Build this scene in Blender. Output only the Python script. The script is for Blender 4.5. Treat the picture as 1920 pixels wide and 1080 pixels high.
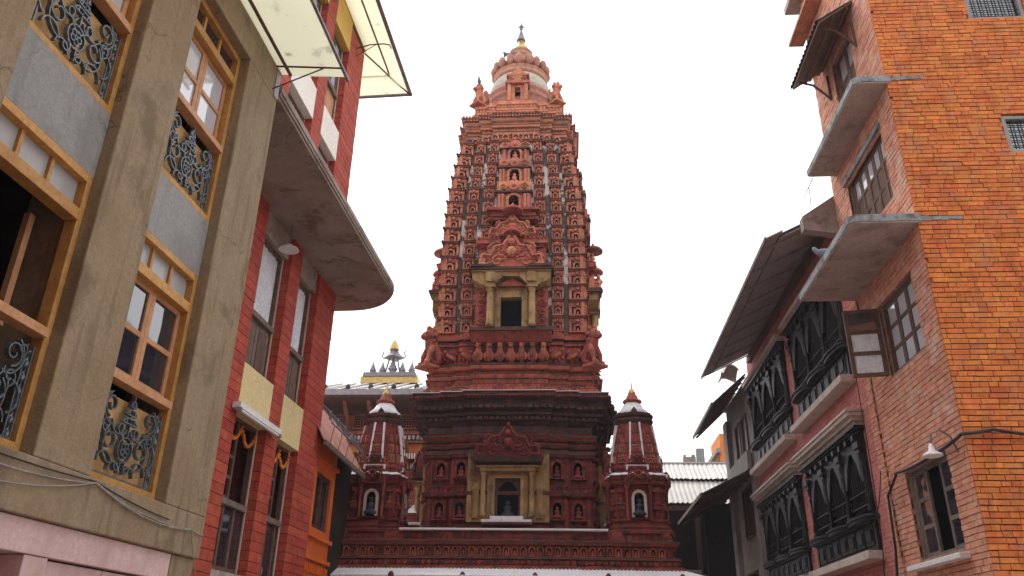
import bpy, bmesh, math, random
from mathutils import Vector, Matrix
random.seed(7)
PI = math.pi
for o in list(bpy.data.objects): bpy.data.objects.remove(o)
scene = bpy.context.scene
COL = scene.collection

# ---------------------------------------------------------------- camera, sky, sun, exposure
EYE = Vector((0.0, 0.0, 1.6))
FPX = 1520.0
def _axes():
    z = Vector((1020-960, 540+2760, -FPX)).normalized()
    b = -((1070-960)*z.x + FPX*(-z.z))/z.y
    y = Vector((1070-960, b, -FPX)).normalized()
    x = y.cross(z)
    return x, y, z
AX = _axes()
CAMROT = Matrix((AX[0], AX[1], AX[2]))            # camera -> world
cam_data = bpy.data.cameras.new('camera')
cam = bpy.data.objects.new('camera', cam_data); COL.objects.link(cam)
cam_data.sensor_width = 36.0; cam_data.lens = FPX/1920*36.0
cam_data.clip_start = 0.1; cam_data.clip_end = 2000
cam.matrix_world = Matrix.Translation(EYE) @ CAMROT.to_4x4()
scene.camera = cam
def project(p):
    c = CAMROT.transposed() @ (Vector(p) - EYE)
    if c.z > -0.2: return None
    return 960 + FPX*c.x/-c.z, 540 - FPX*c.y/-c.z, -c.z

SUN_EL, SUN_AZ = math.radians(60), math.radians(-28)   # azimuth from +Y towards +X
world = bpy.data.worlds.new('World'); scene.world = world; world.use_nodes = True
wn, wl = world.node_tree.nodes, world.node_tree.links
wn.clear()
sky = wn.new('ShaderNodeTexSky'); sky.sky_type = 'NISHITA'; sky.sun_disc = False
sky.sun_elevation = SUN_EL; sky.sun_rotation = SUN_AZ; sky.dust_density = 4.0; sky.air_density = 1.5
mixw = wn.new('ShaderNodeMix'); mixw.data_type = 'RGBA'
mixw.inputs[0].default_value = 0.93
mixw.inputs[7].default_value = (10.8, 10.8, 11.1, 1)      # even white cloud deck
bg = wn.new('ShaderNodeBackground'); bg.inputs[1].default_value = 0.15
wo = wn.new('ShaderNodeOutputWorld')
wl.new(sky.outputs[0], mixw.inputs[6]); wl.new(mixw.outputs[2], bg.inputs[0]); wl.new(bg.outputs[0], wo.inputs[0])
sun_d = bpy.data.lights.new('sun', 'SUN'); sun_d.energy = 1.5; sun_d.angle = math.radians(14); sun_d.color = (1, .96, .9)
sun = bpy.data.objects.new('sun', sun_d); COL.objects.link(sun)
sdir = Vector((math.sin(SUN_AZ)*math.cos(SUN_EL), math.cos(SUN_AZ)*math.cos(SUN_EL), math.sin(SUN_EL)))
sun.rotation_euler = sdir.to_track_quat('Z', 'Y').to_euler()
sun.location = (0, 0, 40)
scene.view_settings.view_transform = 'Standard'; scene.view_settings.look = 'None'
scene.view_settings.exposure = 0.30; scene.view_settings.gamma = 1.0
scene.view_settings.use_curve_mapping = False

# ---------------------------------------------------------------- materials
MATS = {}
def pmat(name, a, b, scale=3.0, rough=.8, bump=.25, bscale=40.0, spot=None, spot_amt=.5, spot_scale=2.0,
         streak=None, streak_amt=.5, rnd=.25, spec=.3, metal=0.0, hue=0.0, spot_sharp=.15, crack=0.0):
    """two-tone noise colour, optional stain patches, optional vertical drips, per-piece brightness"""
    m = bpy.data.materials.new(name); m.use_nodes = True
    n, l = m.node_tree.nodes, m.node_tree.links
    bs = n['Principled BSDF']
    geo = n.new('ShaderNodeNewGeometry'); oi = n.new('ShaderNodeObjectInfo')
    def noise(sc, det=5, vec=None, rg=.6):
        t = n.new('ShaderNodeTexNoise'); t.inputs['Scale'].default_value = sc; t.inputs['Detail'].default_value = det
        t.inputs['Roughness'].default_value = rg
        l.new(vec or geo.outputs['Position'], t.inputs['Vector']); return t.outputs['Fac']
    def ramp(f, lo, hi):
        r = n.new('ShaderNodeMapRange'); r.inputs[1].default_value = lo; r.inputs[2].default_value = hi
        r.interpolation_type = 'SMOOTHSTEP'
        l.new(f, r.inputs[0]); return r.outputs[0]
    def mix(f, c1, c2):
        x = n.new('ShaderNodeMix'); x.data_type = 'RGBA'
        if isinstance(f, float): x.inputs[0].default_value = f
        else: l.new(f, x.inputs[0])
        for i, c in ((6, c1), (7, c2)):
            if isinstance(c, tuple): x.inputs[i].default_value = (*c, 1)
            else: l.new(c, x.inputs[i])
        return x.outputs[2]
    def mul(f, k):
        x = n.new('ShaderNodeMath'); x.operation = 'MULTIPLY'; x.inputs[1].default_value = k; l.new(f, x.inputs[0]); return x.outputs[0]
    col = mix(ramp(noise(scale), .3, .7), a, b)
    if rnd > 0:
        ad = n.new('ShaderNodeMath'); ad.operation = 'ADD'; l.new(oi.outputs['Random'], ad.inputs[0]); l.new(geo.outputs['Random Per Island'], ad.inputs[1])
        fr = n.new('ShaderNodeMath'); fr.operation = 'FRACT'; l.new(ad.outputs[0], fr.inputs[0])
        mr = n.new('ShaderNodeMapRange'); mr.inputs[3].default_value = 1-rnd; mr.inputs[4].default_value = 1+rnd; l.new(fr.outputs[0], mr.inputs[0])
        hs = n.new('ShaderNodeHueSaturation'); l.new(mr.outputs[0], hs.inputs['Value']); l.new(col, hs.inputs['Color'])
        if hue:
            m2 = n.new('ShaderNodeMath'); m2.operation = 'MULTIPLY'; m2.inputs[1].default_value = 7.31; l.new(fr.outputs[0], m2.inputs[0])
            f2 = n.new('ShaderNodeMath'); f2.operation = 'FRACT'; l.new(m2.outputs[0], f2.inputs[0])
            mh = n.new('ShaderNodeMapRange'); mh.inputs[3].default_value = .5-hue; mh.inputs[4].default_value = .5+hue; l.new(f2.outputs[0], mh.inputs[0])
            l.new(mh.outputs[0], hs.inputs['Hue'])
        col = hs.outputs[0]
    sp = n.new('ShaderNodeMapRange'); sp.inputs[1].default_value = .3; sp.inputs[2].default_value = .7; sp.inputs[3].default_value = .80; sp.inputs[4].default_value = 1.13
    l.new(noise(24.0, 4, rg=.75), sp.inputs[0])
    hv = n.new('ShaderNodeHueSaturation'); l.new(sp.outputs[0], hv.inputs['Value']); l.new(col, hv.inputs['Color']); col = hv.outputs[0]
    if spot:
        col = mix(mul(ramp(noise(spot_scale, 8, rg=.68), .5, .5+spot_sharp), spot_amt), col, spot)
    if streak:
        mp = n.new('ShaderNodeMapping'); mp.inputs['Scale'].default_value = (9, 9, .7); l.new(geo.outputs['Position'], mp.inputs[0])
        col = mix(mul(ramp(noise(1.0, 6, mp.outputs[0]), .5, .68), streak_amt), col, streak)
    if crack:
        nz = n.new('ShaderNodeTexNoise'); nz.inputs['Scale'].default_value = 3.0; nz.inputs['Detail'].default_value = 6; l.new(geo.outputs['Position'], nz.inputs['Vector'])
        vm = n.new('ShaderNodeVectorMath'); vm.operation = 'MULTIPLY_ADD'; vm.inputs[1].default_value = (.5,.5,.5); l.new(nz.outputs['Color'], vm.inputs[0]); l.new(geo.outputs['Position'], vm.inputs[2])
        vo = n.new('ShaderNodeTexVoronoi'); vo.feature = 'DISTANCE_TO_EDGE'; vo.inputs['Scale'].default_value = .9; l.new(vm.outputs[0], vo.inputs['Vector'])
        e0 = n.new('ShaderNodeMapRange'); e0.inputs[1].default_value = .0; e0.inputs[2].default_value = .008; e0.inputs[3].default_value = 1; e0.inputs[4].default_value = 0; l.new(vo.outputs['Distance'], e0.inputs[0])
        ml = n.new('ShaderNodeMath'); ml.operation = 'MULTIPLY'; l.new(e0.outputs[0], ml.inputs[0]); l.new(mul(ramp(noise(.8, 3), .5, .6), crack), ml.inputs[1])
        col = mix(ml.outputs[0], col, tuple(c*.3 for c in a))
    l.new(col, bs.inputs['Base Color'])
    bs.inputs['Roughness'].default_value = rough; bs.inputs['Specular IOR Level'].default_value = spec; bs.inputs['Metallic'].default_value = metal
    if bump:
        bp = n.new('ShaderNodeBump'); bp.inputs['Strength'].default_value = bump; bp.inputs['Distance'].default_value = .02
        l.new(noise(bscale, 6), bp.inputs['Height']); l.new(bp.outputs[0], bs.inputs['Normal'])
    MATS[name] = m; return m
def M(*k): return [MATS[x] for x in k]

pmat('concrete', (.26,.195,.115), (.34,.27,.175), 1.1, .85, .35, 60, (.165,.12,.072), .85, 1.1, (.16,.12,.072), .6, rnd=.05, crack=.8)
pmat('concrete_grey', (.27,.28,.275), (.345,.35,.34), 1.2, .85, .3, 60, (.20,.20,.19), .65, 1.6, (.19,.185,.17), .45, rnd=.06, crack=.5)
pmat('concrete_soffit', (.27,.215,.18), (.36,.30,.26), 1.8, .9, .4, 40, (.14,.105,.085), .85, 1.9, rnd=.03, crack=.7)
pmat('concrete_pale', (.38,.31,.27), (.45,.38,.34), 2, .85, .3, 50, (.22,.17,.145), .7, 2.6, rnd=.05, crack=.7)
pmat('slab_edge', (.22,.24,.25), (.34,.36,.36), 5, .9, .5, 30, (.05,.05,.055), .7, 4, rnd=.05)
pmat('pink_paint', (.58,.41,.40), (.64,.47,.45), 2, .6, .1, 60, (.45,.27,.22), .4, 3, (.48,.30,.26), .3, rnd=.04)
pmat('wood', (.42,.215,.055), (.53,.29,.085), 6, .5, .15, 90, (.36,.17,.05), .5, 5, rnd=.12)
pmat('wood_pink', (.44,.225,.105), (.52,.28,.14), 6, .5, .15, 90, rnd=.1)
pmat('wood_board', (.50,.31,.12), (.60,.39,.18), 4, .6, .15, 60, (.33,.18,.06), .5, 4, rnd=.06)
pmat('wood_dark', (.085,.048,.03), (.13,.075,.05), 8, .55, .3, 70, rnd=.2)
pmat('wood_brown', (.11,.065,.042), (.165,.10,.068), 8, .6, .3, 70, rnd=.15)
pmat('wood_black', (.006,.006,.007), (.014,.013,.016), 9, .45, .4, 60, rnd=.3, spec=.25)
pmat('wood_red', (.20,.06,.03), (.30,.10,.05), 6, .7, .3, 60, rnd=.15)
pmat('wood_grey', (.14,.105,.085), (.21,.165,.135), 10, .75, .4, 80, (.09,.07,.06), .6, 6, rnd=.15)
pmat('iron', (.085,.115,.13), (.16,.20,.22), 14, .38, .2, 90, spec=.6, rnd=.1, metal=.3)
pmat('iron_rust', (.10,.045,.03), (.16,.075,.05), 12, .7, .3, 70, rnd=.1)
pmat('steel_grey', (.22,.20,.22), (.30,.28,.30), 6, .5, .1, 60, rnd=.05)
pmat('red_tile', (.36,.052,.032), (.46,.085,.055), 9, .75, .35, 70, (.24,.035,.026), .5, 3, rnd=.14, hue=.006)
pmat('red_mortar', (.06,.02,.016), (.09,.035,.028), 6, .9, .3, 60, rnd=0)
pmat('cream', (.68,.55,.28), (.74,.61,.33), 1.6, .75, .08, 50, (.5,.38,.18), .35, 2.5, rnd=.05)
pmat('cream_overlit', (.82,.79,.71), (.88,.85,.78), 1.6, .7, .08, 50, rnd=.03)  # cream panels whitened in colour to show the upper floors' overexposure
pmat('ochre', (.58,.36,.07), (.66,.43,.10), 2, .7, .08, 50, rnd=.04)
pmat('brick', (.57,.155,.036), (.71,.238,.058), 3, .85, .45, 60, (.44,.24,.14), .4, 3.2, (.32,.10,.035), .45, rnd=.15, hue=.009)
pmat('brick_side_lit', (.56,.235,.145), (.66,.33,.22), 7, .85, .45, 60, (.62,.47,.38), .7, 2.2, rnd=.12, hue=.008)  # paler copy of the front brick; the side's hazy light is in the colour
pmat('mortar', (.085,.032,.02), (.14,.06,.04), 8, .95, .5, 50, rnd=0)
pmat('mortar_pale', (.26,.155,.12), (.36,.24,.2), 8, .95, .5, 50, rnd=0)  # lightened with the side bricks to carry the same hazy light
pmat('brick_pink', (.50,.16,.135), (.58,.215,.185), 5, .7, .2, 60, (.36,.10,.085), .5, 1.2, rnd=.09, hue=.006)
pmat('mortar_pink', (.17,.065,.06), (.22,.09,.08), 8, .95, .3, 50, rnd=0)
pmat('cornice_cream', (.50,.42,.36), (.58,.50,.44), 3, .8, .25, 50, (.33,.26,.22), .5, 2.4, rnd=.05)
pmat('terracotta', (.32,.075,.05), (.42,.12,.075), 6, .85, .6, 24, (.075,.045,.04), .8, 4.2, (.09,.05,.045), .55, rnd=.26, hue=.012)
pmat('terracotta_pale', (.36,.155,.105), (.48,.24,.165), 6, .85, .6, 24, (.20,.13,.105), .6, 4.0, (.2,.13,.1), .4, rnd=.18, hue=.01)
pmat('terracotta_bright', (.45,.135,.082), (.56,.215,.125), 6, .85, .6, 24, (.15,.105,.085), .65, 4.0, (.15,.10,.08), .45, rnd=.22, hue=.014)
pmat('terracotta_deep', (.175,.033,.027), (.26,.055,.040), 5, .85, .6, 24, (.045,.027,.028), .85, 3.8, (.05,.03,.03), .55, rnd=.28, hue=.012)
pmat('grime_shade', (.050,.038,.036), (.115,.06,.052), 6, .92, .5, 30, (.16,.06,.045), .6, 3.4, rnd=.25)  # serves real dirt on ledges and painted shade under mouldings
pmat('gutter', (.075,.07,.062), (.13,.12,.11), 5, .9, .4, 30, (.72,.72,.72), .95, 1.35, rnd=.1, spot_sharp=.05)
pmat('limewash', (.68,.68,.70), (.78,.78,.80), 5, .85, .3, 40, (.42,.38,.37), .5, 5, rnd=.03)
pmat('dome_plaster', (.36,.33,.26), (.50,.47,.39), 3, .85, .3, 30, (.24,.15,.10), .7, 3, rnd=.03)
pmat('tan_stone', (.30,.185,.075), (.42,.28,.125), 3.5, .85, .5, 30, (.13,.085,.05), .8, 3.0, (.11,.075,.045), .6, rnd=.12)
pmat('gold', (.40,.27,.09), (.55,.39,.16), 8, .4, .1, 60, rnd=.08, metal=.75)
pmat('bronze_grey', (.16,.15,.17), (.24,.22,.24), 8, .5, .2, 60, rnd=.08, metal=.3)
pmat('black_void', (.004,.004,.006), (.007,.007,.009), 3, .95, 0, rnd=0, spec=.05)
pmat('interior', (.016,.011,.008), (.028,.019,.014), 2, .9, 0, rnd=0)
pmat('iron_dull', (.014,.015,.017), (.034,.035,.038), 9, .6, .3, 60, rnd=.2)
pmat('statue', (.016,.020,.028), (.04,.048,.06), 12, .6, .3, 60, rnd=.1)
pmat('orange_paint', (.62,.125,.02), (.72,.17,.03), 4, .75, .4, 45, (.46,.085,.02), .5, 3, rnd=.05)
pmat('tin_red', (.42,.17,.13), (.5,.22,.17), 3, .6, .2, 40, (.5,.42,.38), .4, 2, rnd=.08)
pmat('tin_pale', (.42,.40,.37), (.52,.50,.46), 2, .55, .1, 40, (.45,.41,.36), .5, 1.2, (.42,.38,.33), .35, rnd=.07)
pmat('roof_dark', (.035,.028,.032), (.07,.055,.058), 5, .8, .4, 40, rnd=.2)
pmat('eave_board', (.32,.285,.285), (.40,.36,.36), 2, .8, .25, 30, (.2,.17,.175), .6, 1.0, rnd=.06)
pmat('curtain', (.62,.66,.72), (.74,.77,.82), 6, .9, .05, 40, rnd=.05)
pmat('curtain_teal', (.16,.26,.28), (.3,.4,.42), 6, .9, .05, 40, rnd=.1)
pmat('marigold', (.65,.16,.02), (.75,.27,.03), 30, .8, .5, 60, rnd=.1)
pmat('white_enamel', (.74,.75,.76), (.8,.8,.8), 4, .35, 0, rnd=.03)
pmat('cable_black', (.02,.02,.022), (.035,.035,.04), 4, .6, 0, rnd=0)
pmat('cable_grey', (.22,.2,.18), (.34,.31,.28), 6, .7, 0, rnd=0)
pmat('feather_grey', (.16,.18,.23), (.28,.30,.36), 14, .8, .2, 60, rnd=.1)
pmat('paving', (.34,.26,.22), (.42,.34,.30), 3, .9, .4, 20, rnd=0)
pmat('tarp', (.60,.50,.46), (.7,.62,.56), 5, .7, .2, 20, rnd=.05)
pmat('plaster_grey', (.27,.26,.25), (.34,.33,.32), 1.6, .85, .25, 40, (.17,.16,.15), .6, 1.4, (.18,.17,.16), .4, rnd=.05)

def glassmat(name, col, ior, rough=.04):
    m = bpy.data.materials.new(name); m.use_nodes = True
    n, l = m.node_tree.nodes, m.node_tree.links
    bs = n['Principled BSDF']; bs.inputs['Base Color'].default_value = (*col, 1)
    bs.inputs['Roughness'].default_value = rough; bs.inputs['IOR'].default_value = ior; bs.inputs['Specular IOR Level'].default_value = .5
    t = n.new('ShaderNodeTexNoise'); t.inputs['Scale'].default_value = 2.5; t.inputs['Detail'].default_value = 1
    g = n.new('ShaderNodeNewGeometry'); l.new(g.outputs['Position'], t.inputs['Vector'])
    bp = n.new('ShaderNodeBump'); bp.inputs['Strength'].default_value = .12; bp.inputs['Distance'].default_value = .03
    l.new(t.outputs['Fac'], bp.inputs['Height']); l.new(bp.outputs[0], bs.inputs['Normal'])
    MATS[name] = m
glassmat('glass', (.018,.022,.035), 2.4)
glassmat('glass_bright', (.52,.54,.60), 2.4)  # pale base colour paints in the sky's reflection and curtains behind the glass
glassmat('glass_frosted', (.36,.37,.37), 1.5, .35)
def sheetmat(name, col, k):
    m = bpy.data.materials.new(name); m.use_nodes = True
    n, l = m.node_tree.nodes, m.node_tree.links
    n.remove(n['Principled BSDF']); out = n['Material Output']
    g = n.new('ShaderNodeNewGeometry'); t = n.new('ShaderNodeTexNoise'); t.inputs['Scale'].default_value = 2.2; t.inputs['Detail'].default_value = 9; t.inputs['Roughness'].default_value = .7
    l.new(g.outputs['Position'], t.inputs['Vector'])
    r = n.new('ShaderNodeValToRGB'); e = r.color_ramp.elements
    e[0].position = .28; e[0].color = (*[c*.6 for c in col], 1); e[1].position = .40; e[1].color = (*col, 1)
    l.new(t.outputs['Fac'], r.inputs[0])
    d = n.new('ShaderNodeBsdfDiffuse'); tr = n.new('ShaderNodeBsdfTranslucent'); mx = n.new('ShaderNodeMixShader'); mx.inputs[0].default_value = k
    l.new(r.outputs[0], d.inputs[0]); l.new(r.outputs[0], tr.inputs[0]); l.new(d.outputs[0], mx.inputs[1]); l.new(tr.outputs[0], mx.inputs[2]); l.new(mx.outputs[0], out.inputs[0])
    MATS[name] = m
sheetmat('plastic_sheet', (.90,.89,.76), .72)

# ---------------------------------------------------------------- mesh helpers
OFF = {}          # base offset of each top-level root: level-1 children sit at -offset
class MB:
    def __init__(s): s.v, s.f, s.m, s.sm, s.cur, s.smooth = [], [], [], [], 0, False
    def _add(s, vs, fs):
        o = len(s.v); s.v += [tuple(v) for v in vs]
        for f in fs: s.f.append([i+o for i in f]); s.m.append(s.cur); s.sm.append(s.smooth)
    def mat(s, i): s.cur = i; return s
    def box(s, x0, x1, y0, y1, z0, z1):
        s._add([(x0,y0,z0),(x1,y0,z0),(x1,y1,z0),(x0,y1,z0),(x0,y0,z1),(x1,y0,z1),(x1,y1,z1),(x0,y1,z1)],
               [(3,2,1,0),(4,5,6,7),(0,1,5,4),(1,2,6,5),(2,3,7,6),(3,0,4,7)]); return s
    def taper(s, x0, x1, y0, y1, z0, z1, k):      # box with top scaled by k about its centre
        cx, cy = (x0+x1)/2, (y0+y1)/2
        f = lambda x, c: c+(x-c)*k
        s._add([(x0,y0,z0),(x1,y0,z0),(x1,y1,z0),(x0,y1,z0)]+[(f(x,cx),f(y,cy),z1) for x, y in ((x0,y0),(x1,y0),(x1,y1),(x0,y1))],
               [(3,2,1,0),(4,5,6,7),(0,1,5,4),(1,2,6,5),(2,3,7,6),(3,0,4,7)]); return s
    def hexa(s, p): # 8 points bottom 4, top 4
        s._add(p, [(3,2,1,0),(4,5,6,7),(0,1,5,4),(1,2,6,5),(2,3,7,6),(3,0,4,7)]); return s
    def prism(s, poly, axis, a, b):   # poly in the two other axes, extruded along axis
        n = len(poly)
        def P(u, v, w):
            return {'x': (w,u,v), 'y': (u,w,v), 'z': (u,v,w)}[axis]
        vs = [P(u,v,a) for u,v in poly]+[P(u,v,b) for u,v in poly]
        s._add(vs, [list(range(n))[::-1], list(range(n,2*n))]+[(i,(i+1)%n,n+(i+1)%n,n+i) for i in range(n)]); return s
    def lathe(s, prof, c=(0,0,0), seg=16, axis='z', sx=1, sy=1):
        vs, fs = [], []
        for (r, z) in prof:
            for i in range(seg):
                a = 2*PI*i/seg; x, y = r*math.cos(a)*sx, r*math.sin(a)*sy
                p = (x,y,z) if axis == 'z' else ((x,-z,y) if axis == 'y' else (z,x,y))
                vs.append((c[0]+p[0], c[1]+p[1], c[2]+p[2]))
        for j in range(len(prof)-1):
            for i in range(seg):
                k = (i+1) % seg
                fs.append((j*seg+i, j*seg+k, (j+1)*seg+k, (j+1)*seg+i))
        fs.append(list(range(seg))[::-1]); o = (len(prof)-1)*seg; fs.append([o+i for i in range(seg)])
        s._add(vs, fs); return s
    def ball(s, c, rx, ry, rz, seg=10, rings=6):
        prof = [(math.sin(PI*j/rings), -math.cos(PI*j/rings)) for j in range(rings+1)]
        prof[0] = (.02,-1); prof[-1] = (.02,1)
        o = len(s.v); old = s.smooth; s.smooth = True
        s.lathe(prof, (0,0,0), seg); s.smooth = old
        for i in range(o, len(s.v)):
            x,y,z = s.v[i]; s.v[i] = (c[0]+x*rx, c[1]+y*ry, c[2]+z*rz)
        return s
    def tube(s, pts, r, seg=6, flat=None):
        pts = [Vector(p) for p in pts]; n = len(pts); vs, fs = [], []
        up0 = Vector((0,0,1))
        for i, p in enumerate(pts):
            t = (pts[min(i+1,n-1)]-pts[max(i-1,0)]).normalized()
            a = t.cross(up0)
            if a.length < .05: a = t.cross(Vector((0,1,0)))
            a.normalize(); b = a.cross(t)
            rr = r[i] if isinstance(r, (list,tuple)) else r
            for k in range(seg):
                an = 2*PI*k/seg
                vs.append(p + a*math.cos(an)*rr*(flat or 1) + b*math.sin(an)*rr)
        for i in range(n-1):
            for k in range(seg):
                q = (k+1) % seg
                fs.append((i*seg+k, i*seg+q, (i+1)*seg+q, (i+1)*seg+k))
        fs.append(list(range(seg))[::-1]); fs.append([(n-1)*seg+k for k in range(seg)])
        s._add(vs, fs); return s
    def bar(s, a, b, w=.02, h=None):
        return s.tube([a, b], w, 6)
    def sweep(s, prof, planfn):   # prof [(z,w)], planfn(w)->list of xy
        rings = [planfn(w) for z, w in prof]; n = len(rings[0]); vs, fs = [], []
        for (z, w), r in zip(prof, rings): vs += [(x,y,z) for x,y in r]
        for j in range(len(prof)-1):
            for i in range(n):
                k = (i+1) % n
                fs.append((j*n+i, j*n+k, (j+1)*n+k, (j+1)*n+i))
        fs.append(list(range(n))[::-1]); o = (len(prof)-1)*n; fs.append([o+i for i in range(n)])
        s._add(vs, fs); return s
    def xf(s, fn): s.v = [tuple(fn(*v)) for v in s.v]; return s
    def add(s, other, fn=None):
        o = len(s.v); s.v += [tuple(fn(*v)) if fn else v for v in other.v]
        for f, m, sm in zip(other.f, other.m, other.sm): s.f.append([i+o for i in f]); s.m.append(m); s.sm.append(sm)
        return s
    def mesh(s, name, mats):
        me = bpy.data.meshes.new(name)
        me.from_pydata(s.v, [], s.f)
        for m in mats: me.materials.append(MATS[m] if isinstance(m, str) else m)
        me.polygons.foreach_set('material_index', s.m); me.polygons.foreach_set('use_smooth', s.sm)
        bm = bmesh.new(); bm.from_mesh(me); bmesh.ops.recalc_face_normals(bm, faces=bm.faces); bm.to_mesh(me); bm.free()
        me.update(); return me
def link(o, parent=None):
    COL.objects.link(o)
    if parent is not None:
        o.parent = parent
        if parent.parent is None and parent.name in OFF: o.location = -Vector(OFF[parent.name])
    return o
def part(name, mb, mats, parent=None, bevel=0, stuff=False, label=None):
    me = mb if isinstance(mb, bpy.types.Mesh) else mb.mesh(name, mats if isinstance(mats, (list,tuple)) else [mats])
    o = link(bpy.data.objects.new(name, me), parent)
    if bevel:
        b = o.modifiers.new('bevel', 'BEVEL'); b.width = bevel; b.segments = 2; b.limit_method = 'ANGLE'
    if stuff: o['kind'] = 'stuff'
    if label: o['label'] = label
    return o
def tag(o, label, cat, group=None):
    o['label'] = label; o['category'] = cat
    if group: o['group'] = group
    return o
def thing(name, label, cat, frame=None, base=(0,0,0), group=None):
    """Empty at the thing's base; its parts are written in the frame's coordinates"""
    o = bpy.data.objects.new(name, None); COL.objects.link(o); o.empty_display_size = .2
    fr = frame or Matrix.Identity(4)
    o.matrix_world = fr @ Matrix.Translation(Vector(base)); OFF[o.name] = tuple(base)
    return tag(o, label, cat, group)
def inst(src, name, parent, loc=(0,0,0), rz=0, sc=(1,1,1)):
    o = bpy.data.objects.new(name, src.data if hasattr(src, 'data') else src); COL.objects.link(o); o.parent = parent
    off = Vector(OFF[parent.name]) if (parent.parent is None and parent.name in OFF) else Vector((0,0,0))
    o.location = Vector(loc)-off; o.rotation_euler = (0,0,rz); o.scale = sc
    return o
def struct(name, mb, mats):
    o = part(name, mb, mats); o['kind'] = 'structure'; return o
def sub_intervals(a, b, cuts):
    out = [(a, b)]
    for c0, c1 in cuts:
        nxt = []
        for p, q in out:
            if c1 <= p or c0 >= q: nxt.append((p, q)); continue
            if c0 > p: nxt.append((p, c0))
            if c1 < q: nxt.append((c1, q))
        out = nxt
    return out
def holed(mb, u0, u1, v0, v1, holes, w0, w1, axis):
    """wall slab with rectangular openings (u0,u1,v0,v1), extruded along axis from w0 to w1"""
    vs = sorted({v0, v1, *[max(v0,min(v1,h[2])) for h in holes], *[max(v0,min(v1,h[3])) for h in holes]})
    for a, b in zip(vs, vs[1:]):
        c = (a+b)/2
        for p, q in sub_intervals(u0, u1, [(h[0],h[1]) for h in holes if h[2] < c < h[3]]):
            if q-p > 1e-4: mb.prism([(p,a),(q,a),(q,b),(p,b)], axis, w0, w1)
    return mb
UNIT = {}
def unit_brick(mat):
    if mat not in UNIT: UNIT[mat] = MB().box(-.5,.5,-.5,.5,-.5,.5).mesh('brick', [mat])
    return UNIT[mat]
def lay_bricks(pieces, to_local, parent, mat, rest_parent, frame=None, name='brick', limit=300, proud=.006):
    """pieces: (u0,u1,v0,v1); to_local(u,v,w)->local point. The largest in view are objects, the rest one mesh."""
    fr = frame or Matrix.Identity(4); scored = []
    for p in pieces:
        c = Vector(to_local((p[0]+p[1])/2, (p[2]+p[3])/2, 0)); q = project(fr @ c)
        s = -1
        if q and -5 < q[0] < 1925 and -5 < q[1] < 1085: s = (p[1]-p[0])*(p[3]-p[2])/q[2]**2
        scored.append((s, p))
    scored.sort(key=lambda t: -t[0])
    ub = unit_brick(mat); rest = MB()
    for i, (s, p) in enumerate(scored):
        w = proud*random.uniform(-.7, 1.0); th = .04
        a = Vector(to_local(p[0], p[2], w)); b = Vector(to_local(p[1], p[3], w-th))
        if i < limit and s > 0:
            o = bpy.data.objects.new(name, ub); COL.objects.link(o); o.parent = parent
            o.location = (a+b)/2; o.scale = [abs(x) for x in (b-a)]
            o.rotation_euler = (random.uniform(-.006,.006), random.uniform(-.006,.006), random.uniform(-.004,.004))
        else:
            rest.box(min(a.x,b.x),max(a.x,b.x),min(a.y,b.y),max(a.y,b.y),min(a.z,b.z),max(a.z,b.z))
    if rest.v: part('brickwork' if name == 'brick' else 'tilework', rest, [mat], rest_parent, stuff=True)
def bond(u0, u1, v0, v1, L, H, j, holes=(), header=.35, jv=None, jit=.12):
    out = []; r = 0; v = v0
    while v < v1-.02:
        vt = min(v+H, v1); u = u0-(L+j)*(.5 if r % 2 else 0)-random.uniform(0, L*.3)
        cuts = [(h[0],h[1]) for h in holes if h[2] < (v+vt)/2 < h[3]]
        while u < u1:
            l = (L if random.random() > header else L*.47)*random.uniform(1-jit, 1+jit*.4)
            a, b = max(u, u0), min(u+l, u1)
            if b-a > .03:
                for p, q in sub_intervals(a, b, cuts):
                    if q-p > .025: out.append((p, q, v+random.uniform(-.003,.003), vt-j+random.uniform(-.003,.004)))
            u += l+(jv or j)
        v += H; r += 1
    return out

# ---------------------------------------------------------------- ground
struct('ground', MB().box(-120,120,-120,160,-.3,0), ['paving'])

# ---------------------------------------------------------------- grey concrete building, left
LA = math.radians(2.4)
LF = Matrix.Translation((-3.92,0,0)) @ Matrix.Rotation(-LA, 4, 'Z')     # local x = out to the alley, y = along, z = up
G = thing('concrete_building', 'grey-brown concrete building with tall pillars and wooden windows on the left', 'building', LF, (-1,4,0))
pil = [(1.3,2.2),(3.3,4.18),(5.36,6.05),(7.22,8.03)]
for a, b in pil:
    m = MB().box(-.62,0,a,b,2.84,7.9); part('pillar', m, ['concrete'], G, bevel=.012)
m = MB().box(-.62,0,-3,8.03,2.45,2.84); part('lower_beam', m, ['concrete'], G, bevel=.012)
m = MB().box(-.62,0,-3,8.03,7.9,8.45); part('upper_beam', m, ['concrete'], G, bevel=.012)
m = MB().box(-.62,0,-3,1.3,2.84,7.9); part('blank_wall', m, ['concrete'], G)  # unseen stretch of wall, added to block light
# body of the house behind the facade, with an open dark room behind the unglazed window
m = MB()
m.box(-6,-5.8,-3,8.0,0,8.6).box(-5.8,-.62,-3,-2.8,0,8.6).box(-5.8,-.62,7.85,8.0,0,8.6).box(-5.8,-.62,-2.8,7.85,8.45,8.6).box(-5.8,-.62,-2.8,7.85,5.25,5.4).box(-5.8,-.62,-2.8,7.85,2.5,2.65)
m.box(-5.8,-.62,5.5,5.6,2.65,5.25)
part('rear_walls', m, ['interior'], G)
m = MB().box(-.62,-.05,7.6,8.03,0,2.45); part('ground_wall', m, ['concrete'], G, bevel=.01)
for a, b in ((2.2,3.3),(4.18,5.36),(6.05,7.22)):
    m = MB().box(-.5,-.115,a,b,5.1,5.72); part('spandrel_panel', m, ['concrete_grey'], G)

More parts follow.
